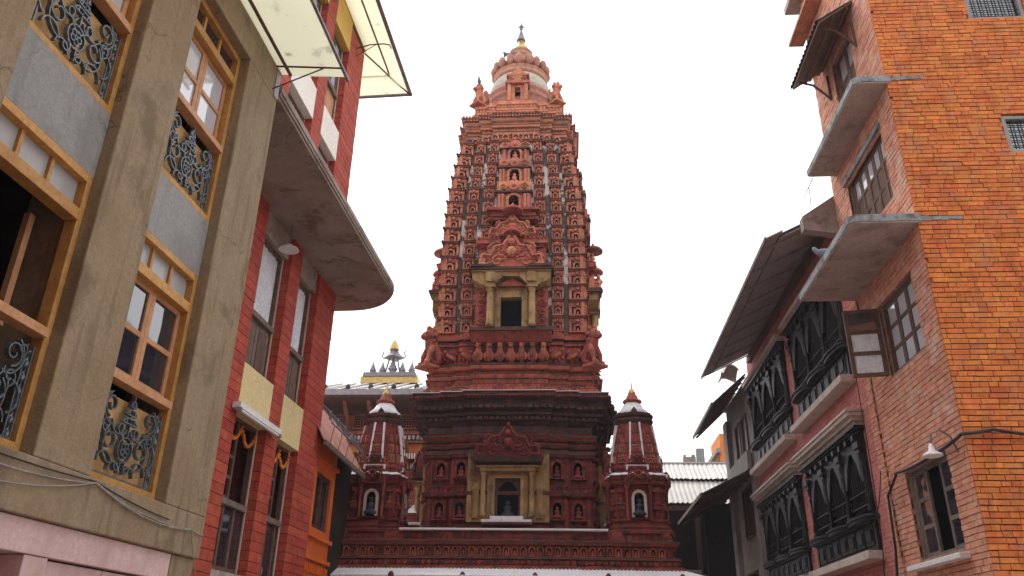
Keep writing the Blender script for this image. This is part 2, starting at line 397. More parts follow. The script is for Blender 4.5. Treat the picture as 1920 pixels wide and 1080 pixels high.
def scroll(cy, cz, r, turns, a0, d=1, n=16, x=0):
    pts = []
    for i in range(n+1):
        t = i/n; a = a0+d*t*turns*2*PI; q = r*(1-.78*t)
        pts.append((x, cy+q*math.cos(a), cz+q*math.sin(a)))
    return pts
def arc(cy, cz, r, a0, a1, x=0, n=8):
    return [(x, cy+r*math.cos(a0+(a1-a0)*i/n), cz+r*math.sin(a0+(a1-a0)*i/n)) for i in range(n+1)]
def ribbon(m, pts, w=.036, t=.006):       # flat iron strip standing on edge (wide along x)
    n = len(pts); vs, fs = [], []
    for i, p in enumerate(pts):
        p = Vector(p); tg = (Vector(pts[min(i+1,n-1)])-Vector(pts[max(i-1,0)])); tg.x = 0; tg.normalize()
        nn = Vector((0,-tg.z,tg.y))*t
        for sx, sn in ((-w/2,-1),(w/2,-1),(w/2,1),(-w/2,1)): vs.append(p+Vector((sx,0,0))+nn*sn)
    for i in range(n-1):
        for k in range(4): q = (k+1)%4; fs.append((i*4+k,i*4+q,i*4+4+q,i*4+4+k))
    fs += [(3,2,1,0), tuple((n-1)*4+k for k in range(4))]
    m._add(vs, fs)
def grille(parent, a, b, z0, z1, x):
    w = b-a; c = (a+b)/2; h = z1-z0
    fr = MB()
    for y in (a+.03, a+.10, b-.10, b-.03): fr.box(x-.006,x+.006,y-.007,y+.007,z0,z1-.06)
    fr.box(x-.008,x+.008,a+.02,b-.02,z0+.01,z0+.025)
    g = part('iron_grille', fr, ['iron'], parent)
    for y in (a+.065, b-.065):
        t = MB(); pts = []; n = 26                                # twisted flat bar
        vs, fs = [], []
        for i in range(n+1):
            an = i*PI/4.2; z = z0+.02+(h-.12)*i/n
            for k in range(4):
                q = an+k*PI/2; r = .018 if k % 2 == 0 else .005
                vs.append((x+r*math.cos(q), y+r*math.sin(q), z))
        for i in range(n):
            for k in range(4): q = (k+1)%4; fs.append((i*4+k,i*4+q,i*4+4+q,i*4+4+k))
        t._add(vs, fs); part('twisted_bar', t, ['iron'], g)
    def sc(*paths):
        mm = MB()
        for p in paths: ribbon(mm, p)
        part('scroll', mm, ['iron'], g)
    k = w/1.17
    for s in (-1, 1):
        A = lambda an: an if s > 0 else PI-an
        y = lambda d: c+s*d*k
        sc(scroll(y(.34), z0+.62*h/.8, .10, 1.3, A(-PI/2), s), arc(y(.30), z0+.60*h/.8, .14, A(-PI*.5), A(PI*.35), x=0))
        sc(scroll(y(.26), z0+.34*h/.8, .12, 1.2, A(PI/2), -s), arc(y(.20), z0+.28*h/.8, .15, A(-PI*.55), A(PI*.3)))
        sc(arc(y(.38), z0+.30*h/.8, .12, A(-PI*.4), A(PI*.45)), scroll(y(.36), z0+.44*h/.8, .07, 1.2, A(-PI/2), s))
        sc(arc(y(.30), z0+.10, .10, A(0), A(PI*.9)), arc(y(.13), z0+.06, .08, A(0), A(PI)))
        sc(scroll(y(.12), z0+.46*h/.8, .07, 1.1, A(PI), s), arc(y(.18), z0+.50*h/.8, .10, A(-PI*.8), A(0)))
        sc(scroll(y(.42), z1-.12, .055, 1.1, A(-PI/2), s))
        sc(scroll(y(.09), z0+.12, .06, 1.2, A(PI/2), s))
    cz = z0+.28*h/.8                                              # heart medallion with a flower
    mm = MB(); ribbon(mm, arc(c, cz, .105, 0, 2*PI, n=16))
    for q in range(5): ribbon(mm, arc(c+.04*math.cos(q*2*PI/5), cz+.04*math.sin(q*2*PI/5), .027, 0, 2*PI, n=8))
    part('medallion', mm, ['iron'], g)
    mm = MB()                                                     # little tiered temple in iron
    for i, (hw, zz) in enumerate(((.115,.52),(.08,.60),(.045,.68))):
        zz = z0+zz*h/.8
        ribbon(mm, [(0,c-hw,zz),(0,c-hw*.55,zz+.045),(0,c+hw*.55,zz+.045),(0,c+hw,zz)]); ribbon(mm, [(0,c-hw,zz),(0,c+hw,zz)])
        for q in (-.5, 0, .5): ribbon(mm, [(0,c+q*hw,zz),(0,c+q*hw,zz+.045)])
    ribbon(mm, [(0,c,z0+.40*h/.8),(0,c,z0+.79*h/.8)]); ribbon(mm, arc(c, z0+.44*h/.8, .10, PI, 2*PI))
    part('temple_motif', mm, ['iron'], g)
    for o in g.children:
        if o.name.split('.')[0] not in ('twisted_bar',): o.location.x += x
def left_window(a, b, z0, z1, opened=False, glass='glass', trans='glass_frosted'):
    h = z1-z0; rail = z0+.87; tr = z1-.42
    x = -.115
    m = MB()
    m.box(x-.10,x,a,a+.06,z0,z1).box(x-.10,x,b-.06,b,z0,z1).box(x-.10,x,a+.06,b-.06,z0,z0+.06).box(x-.10,x,a+.06,b-.06,z1-.07,z1)
    m.box(x-.11,x+.012,a+.06,b-.06,tr,tr+.095)
    w = part('window', m, ['wood'], G, bevel=.004)
    m = MB().box(x-.09,x+.03,a+.06,b-.06,rail-.04,rail+.03); part('sill_rail', m, ['wood_pink'], w, bevel=.004)
    tz0, tz1 = tr+.095, z1-.07
    part('transom_pane', MB().box(x-.085,x-.075,a+.06,b-.06,tz0,tz1), [trans], w)
    m = MB()
    for q in (1/3, 2/3): yy = a+.06+(b-a-.12)*q; m.box(x-.075,x-.045,yy-.018,yy+.018,tz0,tz1)
    m.box(x-.075,x-.05,a+.06,b-.06,tz0,tz0+.025)
    part('transom_mullion', m, ['wood'], w)
    if not opened:
        c = (a+b)/2; xs = x-.07
        for p, q in ((a+.06, c), (c, b-.06)):
            zz0, zz1 = rail+.03, tr; zm = (zz0+zz1)/2
            m = MB().box(xs-.04,xs,p+.002,p+.06,zz0,zz1).box(xs-.04,xs,q-.06,q-.002,zz0,zz1)
            for za, zb in ((zz0,zz0+.07),(zm-.025,zm+.025),(zz1-.05,zz1)): m.box(xs-.038,xs-.002,p+.06,q-.06,za,zb)
            sh = part('sash', m, ['wood_pink'], w, bevel=.003)
            for za, zb in ((zz0+.07,zm-.025),(zm+.025,zz1-.05)):
                o = part('pane', MB().box(xs-.026,xs-.02,p+.06,q-.06,za,zb), [glass], w)
        part('backing_board', MB().box(x-.12,x-.10,a+.06,b-.06,z0+.06,rail-.12), ['wood_board'], w)
    else:
        m = MB().box(x-.34,x-.29,b-.20,b-.14,rail+.03,tr)          # casement swung open into the room
        part('sash', m, ['wood_pink'], w)
        m = MB().box(x-.11,x-.07,a+.06,a+.11,rail+.03,tr); part('stop_bead', m, ['wood'], w)
    grille(G, a+.06, b-.06, z0+.06, rail-.06, x-.035)
left_window(4.18, 5.36, 2.86, 5.1, opened=True)
left_window(6.05, 7.22, 2.86, 5.1)
left_window(4.18, 5.36, 5.72, 7.9, glass='glass_bright')
left_window(6.05, 7.22, 5.72, 7.9, glass='glass_bright', trans='glass')
# pink doorway under the beam
m = MB().box(-.35,-.05,3.0,7.58,2.22,2.445); part('door_lintel', m, ['pink_paint'], G, bevel=.006)
for p, q in ((5.61,5.87),(7.40,7.58),(3.0,4.1)): part('door_post', MB().box(-.35,-.06,p,q,0,2.215), ['pink_paint'], G, bevel=.005)
for p, q in ((5.88,6.63),(6.64,7.39)):
    m = MB().box(-.16,-.10,p,q,0,2.205); d = part('door', m, ['pink_paint'], G, bevel=.004)
    for k in range(2):
        pa = p+.10+k*.30
        part('door_panel', MB().box(-.10,-.085,pa,pa+.24,1.45,2.03), ['pink_paint'], d, bevel=.006)
m = MB().box(-.62,-.30,4.1,5.61,0,2.22); part('dark_doorway', m, ['wood_red'], G)
# cables slung along the beam: each a thing of its own
def cable(label, pts, r, matn, frame=None, sag=0, grp='cables slung along the facades'):
    P = []
    for a, b in zip(pts, pts[1:]):
        a, b = Vector(a), Vector(b); n = 8
        for i in range(n):
            t = i/n; p = a.lerp(b, t); p.z -= sag*4*t*(1-t)*(b-a).length; P.append(p)
    P.append(Vector(pts[-1]))
    o = part('cable', MB().tube(P, r, 6), [matn]); 
    if frame: o.matrix_world = frame
    return tag(o, label, 'cable', grp)
cable('grey cable sagging along the concrete beam above the pink lintel', [(.02,3.2,2.74),(.02,4.6,2.73),(.02,6.12,2.80),(.02,7.0,2.68),(.02,7.73,2.69),(.02,8.0,2.66)], .007, 'cable_grey', LF, .03)
cable('thin grey cable hanging in two loops below the lower window sill', [(.025,4.3,2.62),(.025,6.10,2.80),(.025,7.73,2.68),(.025,7.98,2.28)], .006, 'cable_grey', LF, .05)
cable('dark cable running from the near pillar to the window corner', [(.018,4.3,2.80),(.018,6.1,2.81),(.018,7.3,2.71)], .006, 'cable_black', LF, .015)
# plastic awning over the top beam
m = MB()
N = 26
vs, fs = [], []
for i in range(N+1):
    s = -2.5+10.55*i/N
    for k in range(5):
        t = k/4; vs.append((.0+.86*t, s, 8.36-.10*t+.006*math.sin(i*1.9)+.004*math.sin(k*2+i)))
for i in range(N):
    for k in range(4): a = i*5+k; fs.append((a,a+1,a+6,a+5))
m._add(vs, fs)
aw = part('awning', m, ['plastic_sheet'], G)
aw.modifiers.new('solid', 'SOLIDIFY').thickness = .006
m = MB().box(.84,.875,-2.5,8.12,8.235,8.262); part('awning_edge', m, ['steel_grey'], aw)
part('awning_pipe', MB().tube([(.13,-2.5,8.31),(.13,8.02,8.31)], .022, 8), ['iron_rust'], aw)
for s in (1.9, 4.9, 7.86):
    part('awning_bracket', MB().tube([(0,s,8.33),(.86,s,8.235)], .012).tube([(0,s,7.98),(.62,s,8.25)], .009), ['iron_rust'], aw)
for s in (7.92,):
    part('awning_plate', MB().box(0,.012,7.9,8.02,7.92,8.30), ['steel_grey'], aw)

# ---------------------------------------------------------------- red brick building, set back
RB = -1.12
K = thing('red_brick_building', 'tall red tile-faced building with cream panels next to the concrete pillars', 'building', LF, (RB-1,12,0))
TOP = 14.0
pils = [(9.6,10.65),(11.75,12.2),(13.12,14.05)]
pieces_by = []
part('rear_body', MB().box(-6,RB-.62,8.05,14.04,0,14.3), ['red_mortar'], K)
part('side_wall', MB().box(RB-.6,RB-.05,8.05,9.58,0,14.0), ['concrete_grey'], K)
allp = []
core = []
for a, b in pils:
    core.append(part('pilaster', MB().box(RB-.6,RB-.012,a+.012,b-.012,0,TOP), ['red_mortar'], K))
rows = int((TOP-2.0)/.14)
front, ret = [], []
for (a, b), pc in zip(pils, core):
    pf, pr = [], []
    for r in range(rows):
        z = 2.0+r*.14
        if b-a > .7 and r % 5 == 2:
            cut = a+(b-a)*(.36 if r % 2 else .62); pf += [(a,cut-.003,z,z+.131),(cut+.003,b,z,z+.131)]
        else: pf.append((a,b,z,z+.131))
        pr.append((RB-.20,RB-.03,z,z+.131))
    front.append((pf, pc)); ret.append((pr, pc, a))
for (pf, pc) in front:
    lay_bricks(pf, lambda u, v, w: (RB+w, u, v), pc, 'red_tile', K, LF, 'tile', 66, .003)
for (pr, pc, a) in ret:
    lay_bricks(pr, lambda u, v, w, a=a: (u, a-w, v), pc, 'red_tile', K, LF, 'tile', 34, .003)
bays = [(10.65,11.75),(12.2,13.12)]
def red_window(a, b, z0, z1, style):
    x = RB-.15; rail = z0+(.42 if style == 'low' else .40)*(z1-z0)
    m = MB().box(x-.08,x,a,a+.05,z0,z1).box(x-.08,x,b-.05,b,z0,z1).box(x-.08,x,a+.05,b-.05,z1-.05,z1).box(x-.08,x,a+.05,b-.05,z0,z0+.05)
    w = part('window', m, ['wood_brown'], K)
    part('sill_rail', MB().box(x-.08,x+.05,a+.05,b-.05,rail-.03,rail+.05), ['wood_grey'], w)
    part('side_bead', MB().box(x,x+.015,b-.035,b-.004,z0,z1), ['cornice_cream'], w)
    n = 28
    def drape(p, q, za, zb, mt):
        d = MB(); vs, fs = [], []
        for i in range(n+1):
            yy = p+(q-p)*i/n; off = .022*math.sin(i*1.35)+.012*math.sin(i*.6+1)
            vs += [(x-.055+off,yy,za),(x-.055+off*.5,yy+.01*math.sin(i),zb)]
        for i in range(n): fs.append((2*i,2*i+2,2*i+3,2*i+1))
        d.smooth = True; d._add(vs, fs); part('curtain', d, [mt], w)
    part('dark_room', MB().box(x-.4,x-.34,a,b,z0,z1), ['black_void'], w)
    if style == 'mid':
        drape(a+.05, b-.07, rail+.05, z1-.05, 'curtain')
        c = (a+b)/2
        for p, q in ((a+.06,c-.01),(c+.01,b-.06)):
            s = part('shutter', MB().box(x-.06,x-.02,p,q,z0+.05,rail-.03), ['wood_grey'], w)
            m = MB().box(x-.02,x-.01,p+.09,q-.09,z0+.14,rail-.12)
            part('shutter_panel', m, ['wood_brown'], w)
    elif style == 'low':
        m = MB().box(x-.04,x,a+.05,a+.10,rail+.05,z1-.05).box(x-.04,x,a+.44,a+.50,rail+.05,z1-.05)
        for t in (.0,.33,.66,1): zz = rail+.05+(z1-rail-.35)*t; m.box(x-.036,x-.004,a+.10,a+.44,zz,zz+.05)
        part('sash', m, ['wood_dark'], w)
        drape(a+.1, a+.34, rail+.06, z1-.3, 'curtain')
        m = MB()
        for yy in (a+.06, a+.36, a+.72): m.box(x-.04,x,yy,yy+.06,z0+.05,rail-.03)
        part('sash', m, ['wood_brown'], w)
        part('pane', MB().box(x-.03,x-.024,a+.12,b-.1,z0+.05,rail-.03), ['glass'], w)
        drape(a+.14, a+.36, z0+.06, rail-.04, 'curtain_teal')
    else:
        c = (a+b)/2
        for p, q in ((a+.06,c-.01),(c+.01,b-.06)):
            part('shutter', MB().box(x-.06,x-.02,p,q,z0+.05,rail-.03), ['wood_pink'], w)
            m = MB()
            for yy in (p, q-.07): m.box(x-.05,x-.01,yy,yy+.07,rail+.05,z1-.05)
            m.box(x-.05,x-.01,p+.07,q-.07,(rail+z1)/2-.03,(rail+z1)/2+.03).box(x-.05,x-.01,p+.07,q-.07,z1-.3,z1-.25)
            part('sash', m, ['wood_brown'], w)
            part('pane', MB().box(x-.035,x-.03,p+.07,q-.07,rail+.05,z1-.05), ['glass_bright'], w)
for a, b in bays:
    part('infill', MB().box(RB-.6,RB-.01,a,b,0,2.62), ['concrete_pale'], K)
    red_window(a, b, 2.65, 4.72, 'low')
    part('panel', MB().box(RB-.3,RB+.004,a+.002,b-.002,4.72,5.43), ['cream'], K)
    red_window(a, b, 5.43, 7.6, 'mid')
    part('lintel_beam', MB().box(RB-.3,RB-.06,a,b,7.6,8.0), ['concrete_soffit'], K)
    red_window(a, b, 8.3, 10.47, 'up')
    part('panel', MB().box(RB-.3,RB+.004,a+.002,b-.002,10.47,11.13), ['cream_overlit'], K)
    red_window(a, b, 11.13, 13.2, 'up')
    part('panel', MB().box(RB-.3,RB+.004,a+.002,b-.002,13.2,TOP), ['ochre'], K)
# curved concrete canopy slab
def slabpoly(inset):
    r = 1.0; x1 = .03-inset; y1 = 14.88-inset
    p = [(-2.4,8.06),(x1,8.06)]
    for i in range(13):
        a = PI/2*i/12; p.append((x1-r+r*math.cos(a), y1-r+r*math.sin(a)))
    p += [(-2.4,y1)]
    return p
m = MB().prism(slabpoly(.04), 'z', 8.0, 8.04).prism(slabpoly(.015), 'z', 8.041, 8.085).prism(slabpoly(0), 'z', 8.086, 8.17)
cs = part('canopy_slab', m, ['concrete_soffit'], K)
# patched corner cap at the top and wraparound awning
part('top_band', MB().box(RB-.6,RB+.02,9.58,14.07,TOP,14.35), ['ochre'], K)
def awn_plane(x, y):    # height of awning sheet
    d = max(0, x-RB, y-14.05) ; return 14.02-.32*min(d,.85)
m = MB(); nx, ny = 7, 30; vs, fs = [], []
xs = [RB-2.5, RB-1.2, RB, RB+.2, RB+.4, RB+.6, RB+.8]
ys = [9.0+(15.3-9.0)*i/ny for i in range(ny+1)]
for y in ys:
    for x in xs: vs.append((x,y,awn_plane(x,y)+.006*math.sin(y*6)))
for j in range(ny):
    for i in range(nx-1):
        if xs[i] >= RB-.01 or ys[j] >= 14.04: a = j*nx+i; fs.append((a,a+1,a+nx+1,a+nx))
m._add(vs, fs)
a2 = part('awning', m, ['plastic_sheet'], K); a2.modifiers.new('solid', 'SOLIDIFY').thickness = .006
ex = RB+.8; ez = 14.02-.32*.8
part('awning_edge', MB().box(ex-.05,ex+.03,9.0,15.33,ez-.05,ez-.01).box(RB-2.5,ex-.05,15.25,15.33,ez-.05,ez-.01), ['steel_grey'], a2)
part('awning_pipe', MB().tube([(RB+.42,9,13.85),(RB+.42,14.7,13.85)], .02).tube([(RB,14.05,13.96),(ex,15.3,ez-.06)], .02).tube([(RB-2.4,14.65,13.85),(RB+.42,14.7,13.85)], .018), ['iron_rust'], a2)
for s in (10.4, 11.9, 13.5):
    part('awning_bracket', MB().tube([(RB,s,13.62),(RB+.3,s,13.70),(RB+.6,s,13.70),(RB+.74,s,13.66),(RB+.78,s,13.56)], .014).tube([(RB,s,13.4),(RB+.45,s,13.70)], .008), ['iron_rust'], a2)
# fixtures on the building
def at_left(o): o.matrix_world = LF; return o
cl = thing('hanging_lamp', 'round white enamel lamp hanging under the curved concrete canopy', 'lamp', LF, (-1.0,11.3,7.55))
lm = MB(); lm.smooth = True; lm.lathe([(.02,7.66),(.05,7.65),(.06,7.61),(.15,7.58),(.165,7.555),(.15,7.55),(.03,7.57)], (-1.0,11.3,0), 18); part('lamp_shade', lm, ['white_enamel'], cl)
part('stem', MB().tube([(-1.0,11.3,8.0),(-1.0,11.3,7.65)], .012), ['iron'], cl)
tl = MB().box(-1.10,-.98,10.45,11.95,4.70,4.78); 
t = thing('tube_light', 'white fluorescent tube fitting below the cream panel, over the left doorway', 'light', LF, (-1.05,11.2,4.7))
part('housing', tl, ['white_enamel'], t); part('tube', MB().tube([(-1.0,10.5,4.675),(-1.0,11.9,4.675)], .02, 8), ['white_enamel'], t)
for y in (10.44,11.91): part('end_cap', MB().box(-1.04,-.96,y,y+.05,4.65,4.70), ['steel_grey'], t)
for y in (10.8,11.6): part('bracket', MB().box(-1.12,-1.10,y,y+.06,4.70,4.80), ['steel_grey'], t)
def garland(label, a, b, z, x, n=2, d=.22):
    m = MB(); random.seed(int(a*10))
    for k in range(n):
        for i in range(15):
            t = i/14; y = a+(b-a)*(k+t)/n; zz = z-d*4*t*(1-t)
            m.ball((x+random.uniform(-.008,.008), y, zz), .03, .03, .03, 6, 4)
    return tag(at_left(part('garland', m, ['marigold'])), label, 'garland', 'marigold garlands over the red building windows')
garland('orange marigold garland in the dark window head under the tube light', 10.7, 11.7, 4.62, RB-.14)
garland('yellow-orange marigold garland in the window head right of the tube light', 12.24, 13.08, 4.62, RB-.14)

# ---------------------------------------------------------------- orange brick house at the right
XR = 4.97
def RF(o, s, h): return (XR-o, s, h)                       # out, along, up -> world
H = thing('brick_house', 'orange brick house with concrete hood slabs on the right', 'house', None, (6.5,11.6,0))
YC, YE, HT = 10.36, 13.3, 14.2
side_holes = [(10.96,12.40,3.0,4.22),(10.92,12.26,5.68,6.84),(10.93,12.6,8.13,9.33),(11.36,12.3,10.68,11.75)]
front_holes = [(6.45,7.33,10.98,12.1),(6.5,7.4,8.47,9.12)]
m = holed(MB(), YC+.05, YE, 0, HT, side_holes, XR+.014, XR+.25, 'x')
sw = part('side_wall', m, ['mortar_pale'], H)
m = holed(MB(), XR+.26, 10.5, 0, HT, front_holes, YC+.014, YC+.25, 'y')
fw = part('front_wall', m, ['mortar'], H)
part('rear_body', MB().box(XR+.6,10.5,YC+.6,YE,0,HT), ['interior'], H)
part('roof_slab', MB().box(XR-.25,10.7,YC-.25,YE+.3,HT,HT+.15), ['concrete_pale'], H)
random.seed(11)
lay_bricks(bond(YC+.042, YE, 2.0, HT, .232, .0745, .011, side_holes, .3, .006), lambda u, v, w: (XR-w, u, v), sw, 'brick_side_lit', H)
# end wall above the pink roof
lay_bricks(bond(XR, 9.2, 2.0, HT, .232, .0745, .014, front_holes, .35, .009), lambda u, v, w: (u, YC-w, v), fw, 'brick', H)
for z, ln in ((7.39,.62), (9.86,.55)):     # smeared cement left where the hoods were cast
    up = [(XR+.0+ln*i/14, z+.03+random.uniform(-.012,.012)) for i in range(15)]; dn = [(XR+.0+ln*i/14, z-.04+random.uniform(-.014,.014)+.02*(i/14)) for i in range(15)]
    part('cement_patch', MB().prism(dn+up[::-1], 'y', YC-.013, YC+.01), ['slab_edge'], fw)
def hood(z, out, a, b):
    p = [(XR+.05,a),(XR-out+.08,a),(XR-out,a+.08),(XR-out,b),(XR+.05,b)]
    s = part('hood_slab', MB().prism(p, 'z', z, z+.11), ['concrete_pale'], H, bevel=.01)
    part('hood_edge', MB().prism([(XR+.05,a-.012),(XR-out+.07,a-.012),(XR-out-.012,a+.07),(XR-out-.012,b+.012),(XR-out+.03,b+.012),(XR-out+.03,a+.09),(XR-out+.09,a+.03),(XR+.05,a+.03)], 'z', z+.025, z+.135), ['slab_edge'], s)
hood(7.32, .93, YC-.02, 13.1); hood(9.77, .50, YC-.02, 13.0)
def casement(a, b, z0, z1, n, rows, mt, gl, fr=.05, x=.08, open_leaf=None, solid=None):
    m = MB()
    for p in ((a,a+fr),(b-fr,b)): m.box(XR+x,XR+x+.07,p[0],p[1],z0,z1)
    m.box(XR+x,XR+x+.07,a+fr,b-fr,z0,z0+fr).box(XR+x,XR+x+.07,a+fr,b-fr,z1-fr,z1)
    w = part('window', m, [mt], H, bevel=.004)
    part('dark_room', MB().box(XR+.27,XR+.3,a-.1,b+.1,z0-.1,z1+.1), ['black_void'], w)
    lw = (b-a-2*fr)/n
    for i in range(n):
        if i == open_leaf: continue
        p = a+fr+i*lw; q = p+lw
        m = MB().box(XR+x+.01,XR+x+.05,p+.003,p+.055,z0+fr,z1-fr).box(XR+x+.01,XR+x+.05,q-.055,q-.003,z0+fr,z1-fr)
        zs0, zs1 = z0+fr, z1-fr; ph = (zs1-zs0)/rows
        for r in range(rows+1):
            zz = zs0+ph*r; m.box(XR+x+.012,XR+x+.048,p+.055,q-.055,max(zs0,zz-.028),min(zs1,zz+.028))
        part('leaf', m, [mt], w)
        for r in range(rows):
            isS = solid and r in solid
            part('panel' if isS else 'pane', MB().box(XR+x+.025,XR+x+.032,p+.055,q-.055,zs0+ph*r+.028,zs0+ph*(r+1)-.028), [mt if isS else gl], w)
    return w
# lowest window: weathered wood, right leaf ajar
w = casement(10.96,12.40,3.0,4.22,3,3,'wood_grey','glass',open_leaf=1)
part('sill', MB().box(XR-.13,XR+.1,10.88,12.62,2.86,2.93), ['limewash'], H, bevel=.008)
# middle window with one leaf swung out over the alley
w = casement(10.92,12.26,5.68,6.84,3,3,'wood_dark','glass_bright')
lf = MB(); L0, T = .52, .045
def leafpt(u, z, d): # hinge at far jamb, swings outwards
    a = math.radians(100); return (XR-.01-math.sin(a)*u+math.cos(a)*d*.0, 12.26+(-math.cos(a))*u+d, z)
def leafbox(u0, u1, z0, z1, d0, d1):
    ps = [leafpt(u,z,d) for z in (z0,z1) for u, d in ((u0,d0),(u1,d0),(u1,d1),(u0,d1))]
    return MB().hexa(ps)
m = MB()
for u0, u1 in ((0,.06),(L0-.06,L0)): m.add(leafbox(u0,u1,5.70,6.82,0,T))
for t in range(4): z = 5.70+t*(1.06/3); m.add(leafbox(.06,L0-.06,z,z+.06,.002,T-.002))
lo = part('open_leaf', m, ['wood_dark'], w)
for t in range(3):
    z = 5.70+t*(1.06/3); part('open_pane', leafbox(.06,L0-.06,z+.06,z+1.06/3,.02,.026), ['curtain' if t < 2 else 'glass'], w)  # lower panes coloured pale to imitate a bright reflection
casement(10.93,12.6,8.13,9.33,5,3,'wood_brown','glass_bright',solid=(0,1))
part('window_lintel', MB().box(XR-.05,XR+.1,10.88,12.68,9.33,9.42), ['slab_edge'], H)
casement(11.36,12.3,10.68,11.75,2,2,'wood_brown','glass_bright',solid=(0,))
# little tiled hood over the top window
t0 = part('tile_hood', MB().hexa([(XR-.62,10.95,11.55),(XR+.03,10.95,12.0),(XR+.03,12.75,12.0),(XR-.62,12.75,11.55),(XR-.62,10.95,11.59),(XR+.03,10.95,12.04),(XR+.03,12.75,12.04),(XR-.62,12.75,11.59)]), ['wood_brown'], H)
tm = MB(); tm.smooth = True
n = 6; vs, fs = [], []
for i in range(n+1):
    a = PI*i/n
    for k, y in enumerate((0,1)): vs.append((y, .5*math.cos(a), .42*math.sin(a)))
for i in range(n): fs.append((2*i,2*i+1,2*i+3,2*i+2))
tm._add(vs, fs); tile_me = tm.mesh('roof_tile', ['roof_dark'])
sl = math.atan2(.45,.65)
for r in range(4):
    for c in range(15):
        o = inst(tile_me, 'roof_tile', t0, (XR-.64+r*.165, 11.0+c*.122, 11.60+r*.165*.69-.004*r), 0, (.21,.12,.09))
        o.rotation_euler = (0, -sl+.04, random.uniform(-.03,.03))
for y in (11.1, 12.55): part('hood_bracket', MB().tube([(XR,y,11.15),(XR-.12,y,11.3),(XR-.3,y,11.5),(XR-.55,y,11.58)], .022).tube([(XR-.02,y,11.15),(XR-.02,y,11.7)], .022), ['wood_dark'], t0)
for o_, z_ in ((.35,11.72),(.1,11.88)): part('hood_rafter', MB().tube([(XR-o_,10.97,z_),(XR-o_,12.73,z_)], .025), ['wood_brown'], t0)
# upper eave strip
part('eave_strip', MB().box(XR-.30,XR,12.2,13.5,13.25,13.32), ['terracotta_bright'], H); part('eave_strip', MB().box(XR-.2,XR,12.6,13.42,12.28,12.36), ['terracotta_bright'], H)
for a, b, z0, z1 in front_holes:
    m = MB().box(a,a+.06,YC+.02,YC+.1,z0,z1).box(b-.06,b,YC+.02,YC+.1,z0,z1).box(a+.06,b-.06,YC+.02,YC+.1,z0,z0+.06).box(a+.06,b-.06,YC+.02,YC+.1,z1-.05,z1)
    w = part('window', m, ['plaster_grey'], H)
    part('dark_room', MB().box(a,b,YC+.27,YC+.3,z0-.1,z1+.1), ['black_void'], w)
    m = MB()
    for i in range(1,7): u = a+.06+(b-a-.12)*i/7; m.box(u-.006,u+.006,YC+.05,YC+.062,z0+.06,z1-.05)
    k = int((z1-z0)/.1)
    for i in range(1,k): v = z0+.06+(z1-z0-.11)*i/k; m.box(a+.06,b-.06,YC+.064,YC+.072,v-.006,v+.006)
    part('security_grid', m, ['iron_dull'], w)
    part('pane', MB().box(a+.06,b-.06,YC+.09,YC+.095,z0+.06,z1-.05), ['glass'], w)
# drainpipe and cables
cpil = part('corner_pilaster', MB().box(XR-.022,XR+.2,13.02,13.26,0,7.3), ['mortar_pale'], H)
random.seed(5)
lay_bricks(bond(13.02,13.26,2.0,7.3,.232,.0745,.011,(),0), lambda u, v, w: (XR-.036-w,u,v), cpil, 'brick_side_lit', H, limit=60)
cable('thick black cable sweeping along the brick house to its corner at lamp height', [(XR-.1,13.3,2.3),(XR-.1,13.0,3.2),(XR-.09,12.95,4.0),(XR-.08,12.5,4.25),(XR-.07,11.2,4.22),(XR-.05,10.33,4.28),(5.3,10.3,4.33),(6.5,10.3,4.2)], .022, 'cable_black', None, .02)
cable('thin black cable hanging down the brick pilaster beside the carved window', [(XR-.11,13.4,6.6),(XR-.11,13.38,5.0),(XR-.11,13.45,3.4),(XR-.11,13.7,2.6)], .009, 'cable_black', None, .01)
cable('thin dark cable looping on the pink brick near the lower carved window', [(XR-.1,13.05,4.4),(XR-.1,13.4,3.9),(XR-.1,13.7,3.7)], .008, 'cable_black', None, .06)
# gooseneck wall lamp
wl_ = thing('wall_lamp', 'small gooseneck lamp with pale conical shade above the lowest brick house window', 'lamp', None, (XR,10.75,4.2))
part('arm', MB().tube([(XR,10.62,4.12),(XR-.06,10.62,4.32),(XR-.16,10.66,4.42),(XR-.26,10.7,4.38),(XR-.28,10.72,4.24)], .011), ['iron'], wl_)
sm = MB(); sm.smooth = True; sm.lathe([(.018,4.25),(.035,4.22),(.04,4.16),(.115,4.115),(.125,4.09),(.115,4.085),(.02,4.12)], (XR-.28,10.72,0), 16)
part('lamp_shade', sm, ['limewash'], wl_)
# pigeon on the hood slab
pg = MB(); pg.smooth = True
def bird(m, x, y, z, s, hy=1):
    prof = [(.012,-.17),(.03,-.13),(.035,-.09),(.062,-.03),(.068,.03),(.055,.08),(.036,.115),(.032,.135),(.034,.15),(.028,.175),(.012,.19)]
    pts, rr = [], []
    for r, t in prof:
        zz = .0 + (0.03*max(0,t/.1) if t < .1 else .03+(t-.1)*.9) - (.02 if t < -.1 else 0)
        pts.append((x, y+hy*(t if t < .12 else .12+(t-.12)*.5)*s, z+(.09+zz)*s)); rr.append(r*s)
    m.tube(pts, rr, 8)
    m.tube([pts[-1], (x, pts[-1][1]+hy*.02*s, pts[-1][2]-.01*s)], [.006*s,.002*s], 5)
    for d in (-.02,.02): m.tube([(x+d*s,y,z+.05*s),(x+d*s,y+.005,z)], .006*s, 5)
bird(pg, 0, 0, 0, 1.25); pg.xf(lambda X,Y,Z: (XR-.84-Y*.95+X*.3, 11.72+Y*.3+X*.95, 7.43+Z))
tag(part('pigeon', pg, ['feather_grey']), 'grey pigeon standing on the edge of the lower concrete hood', 'pigeon')

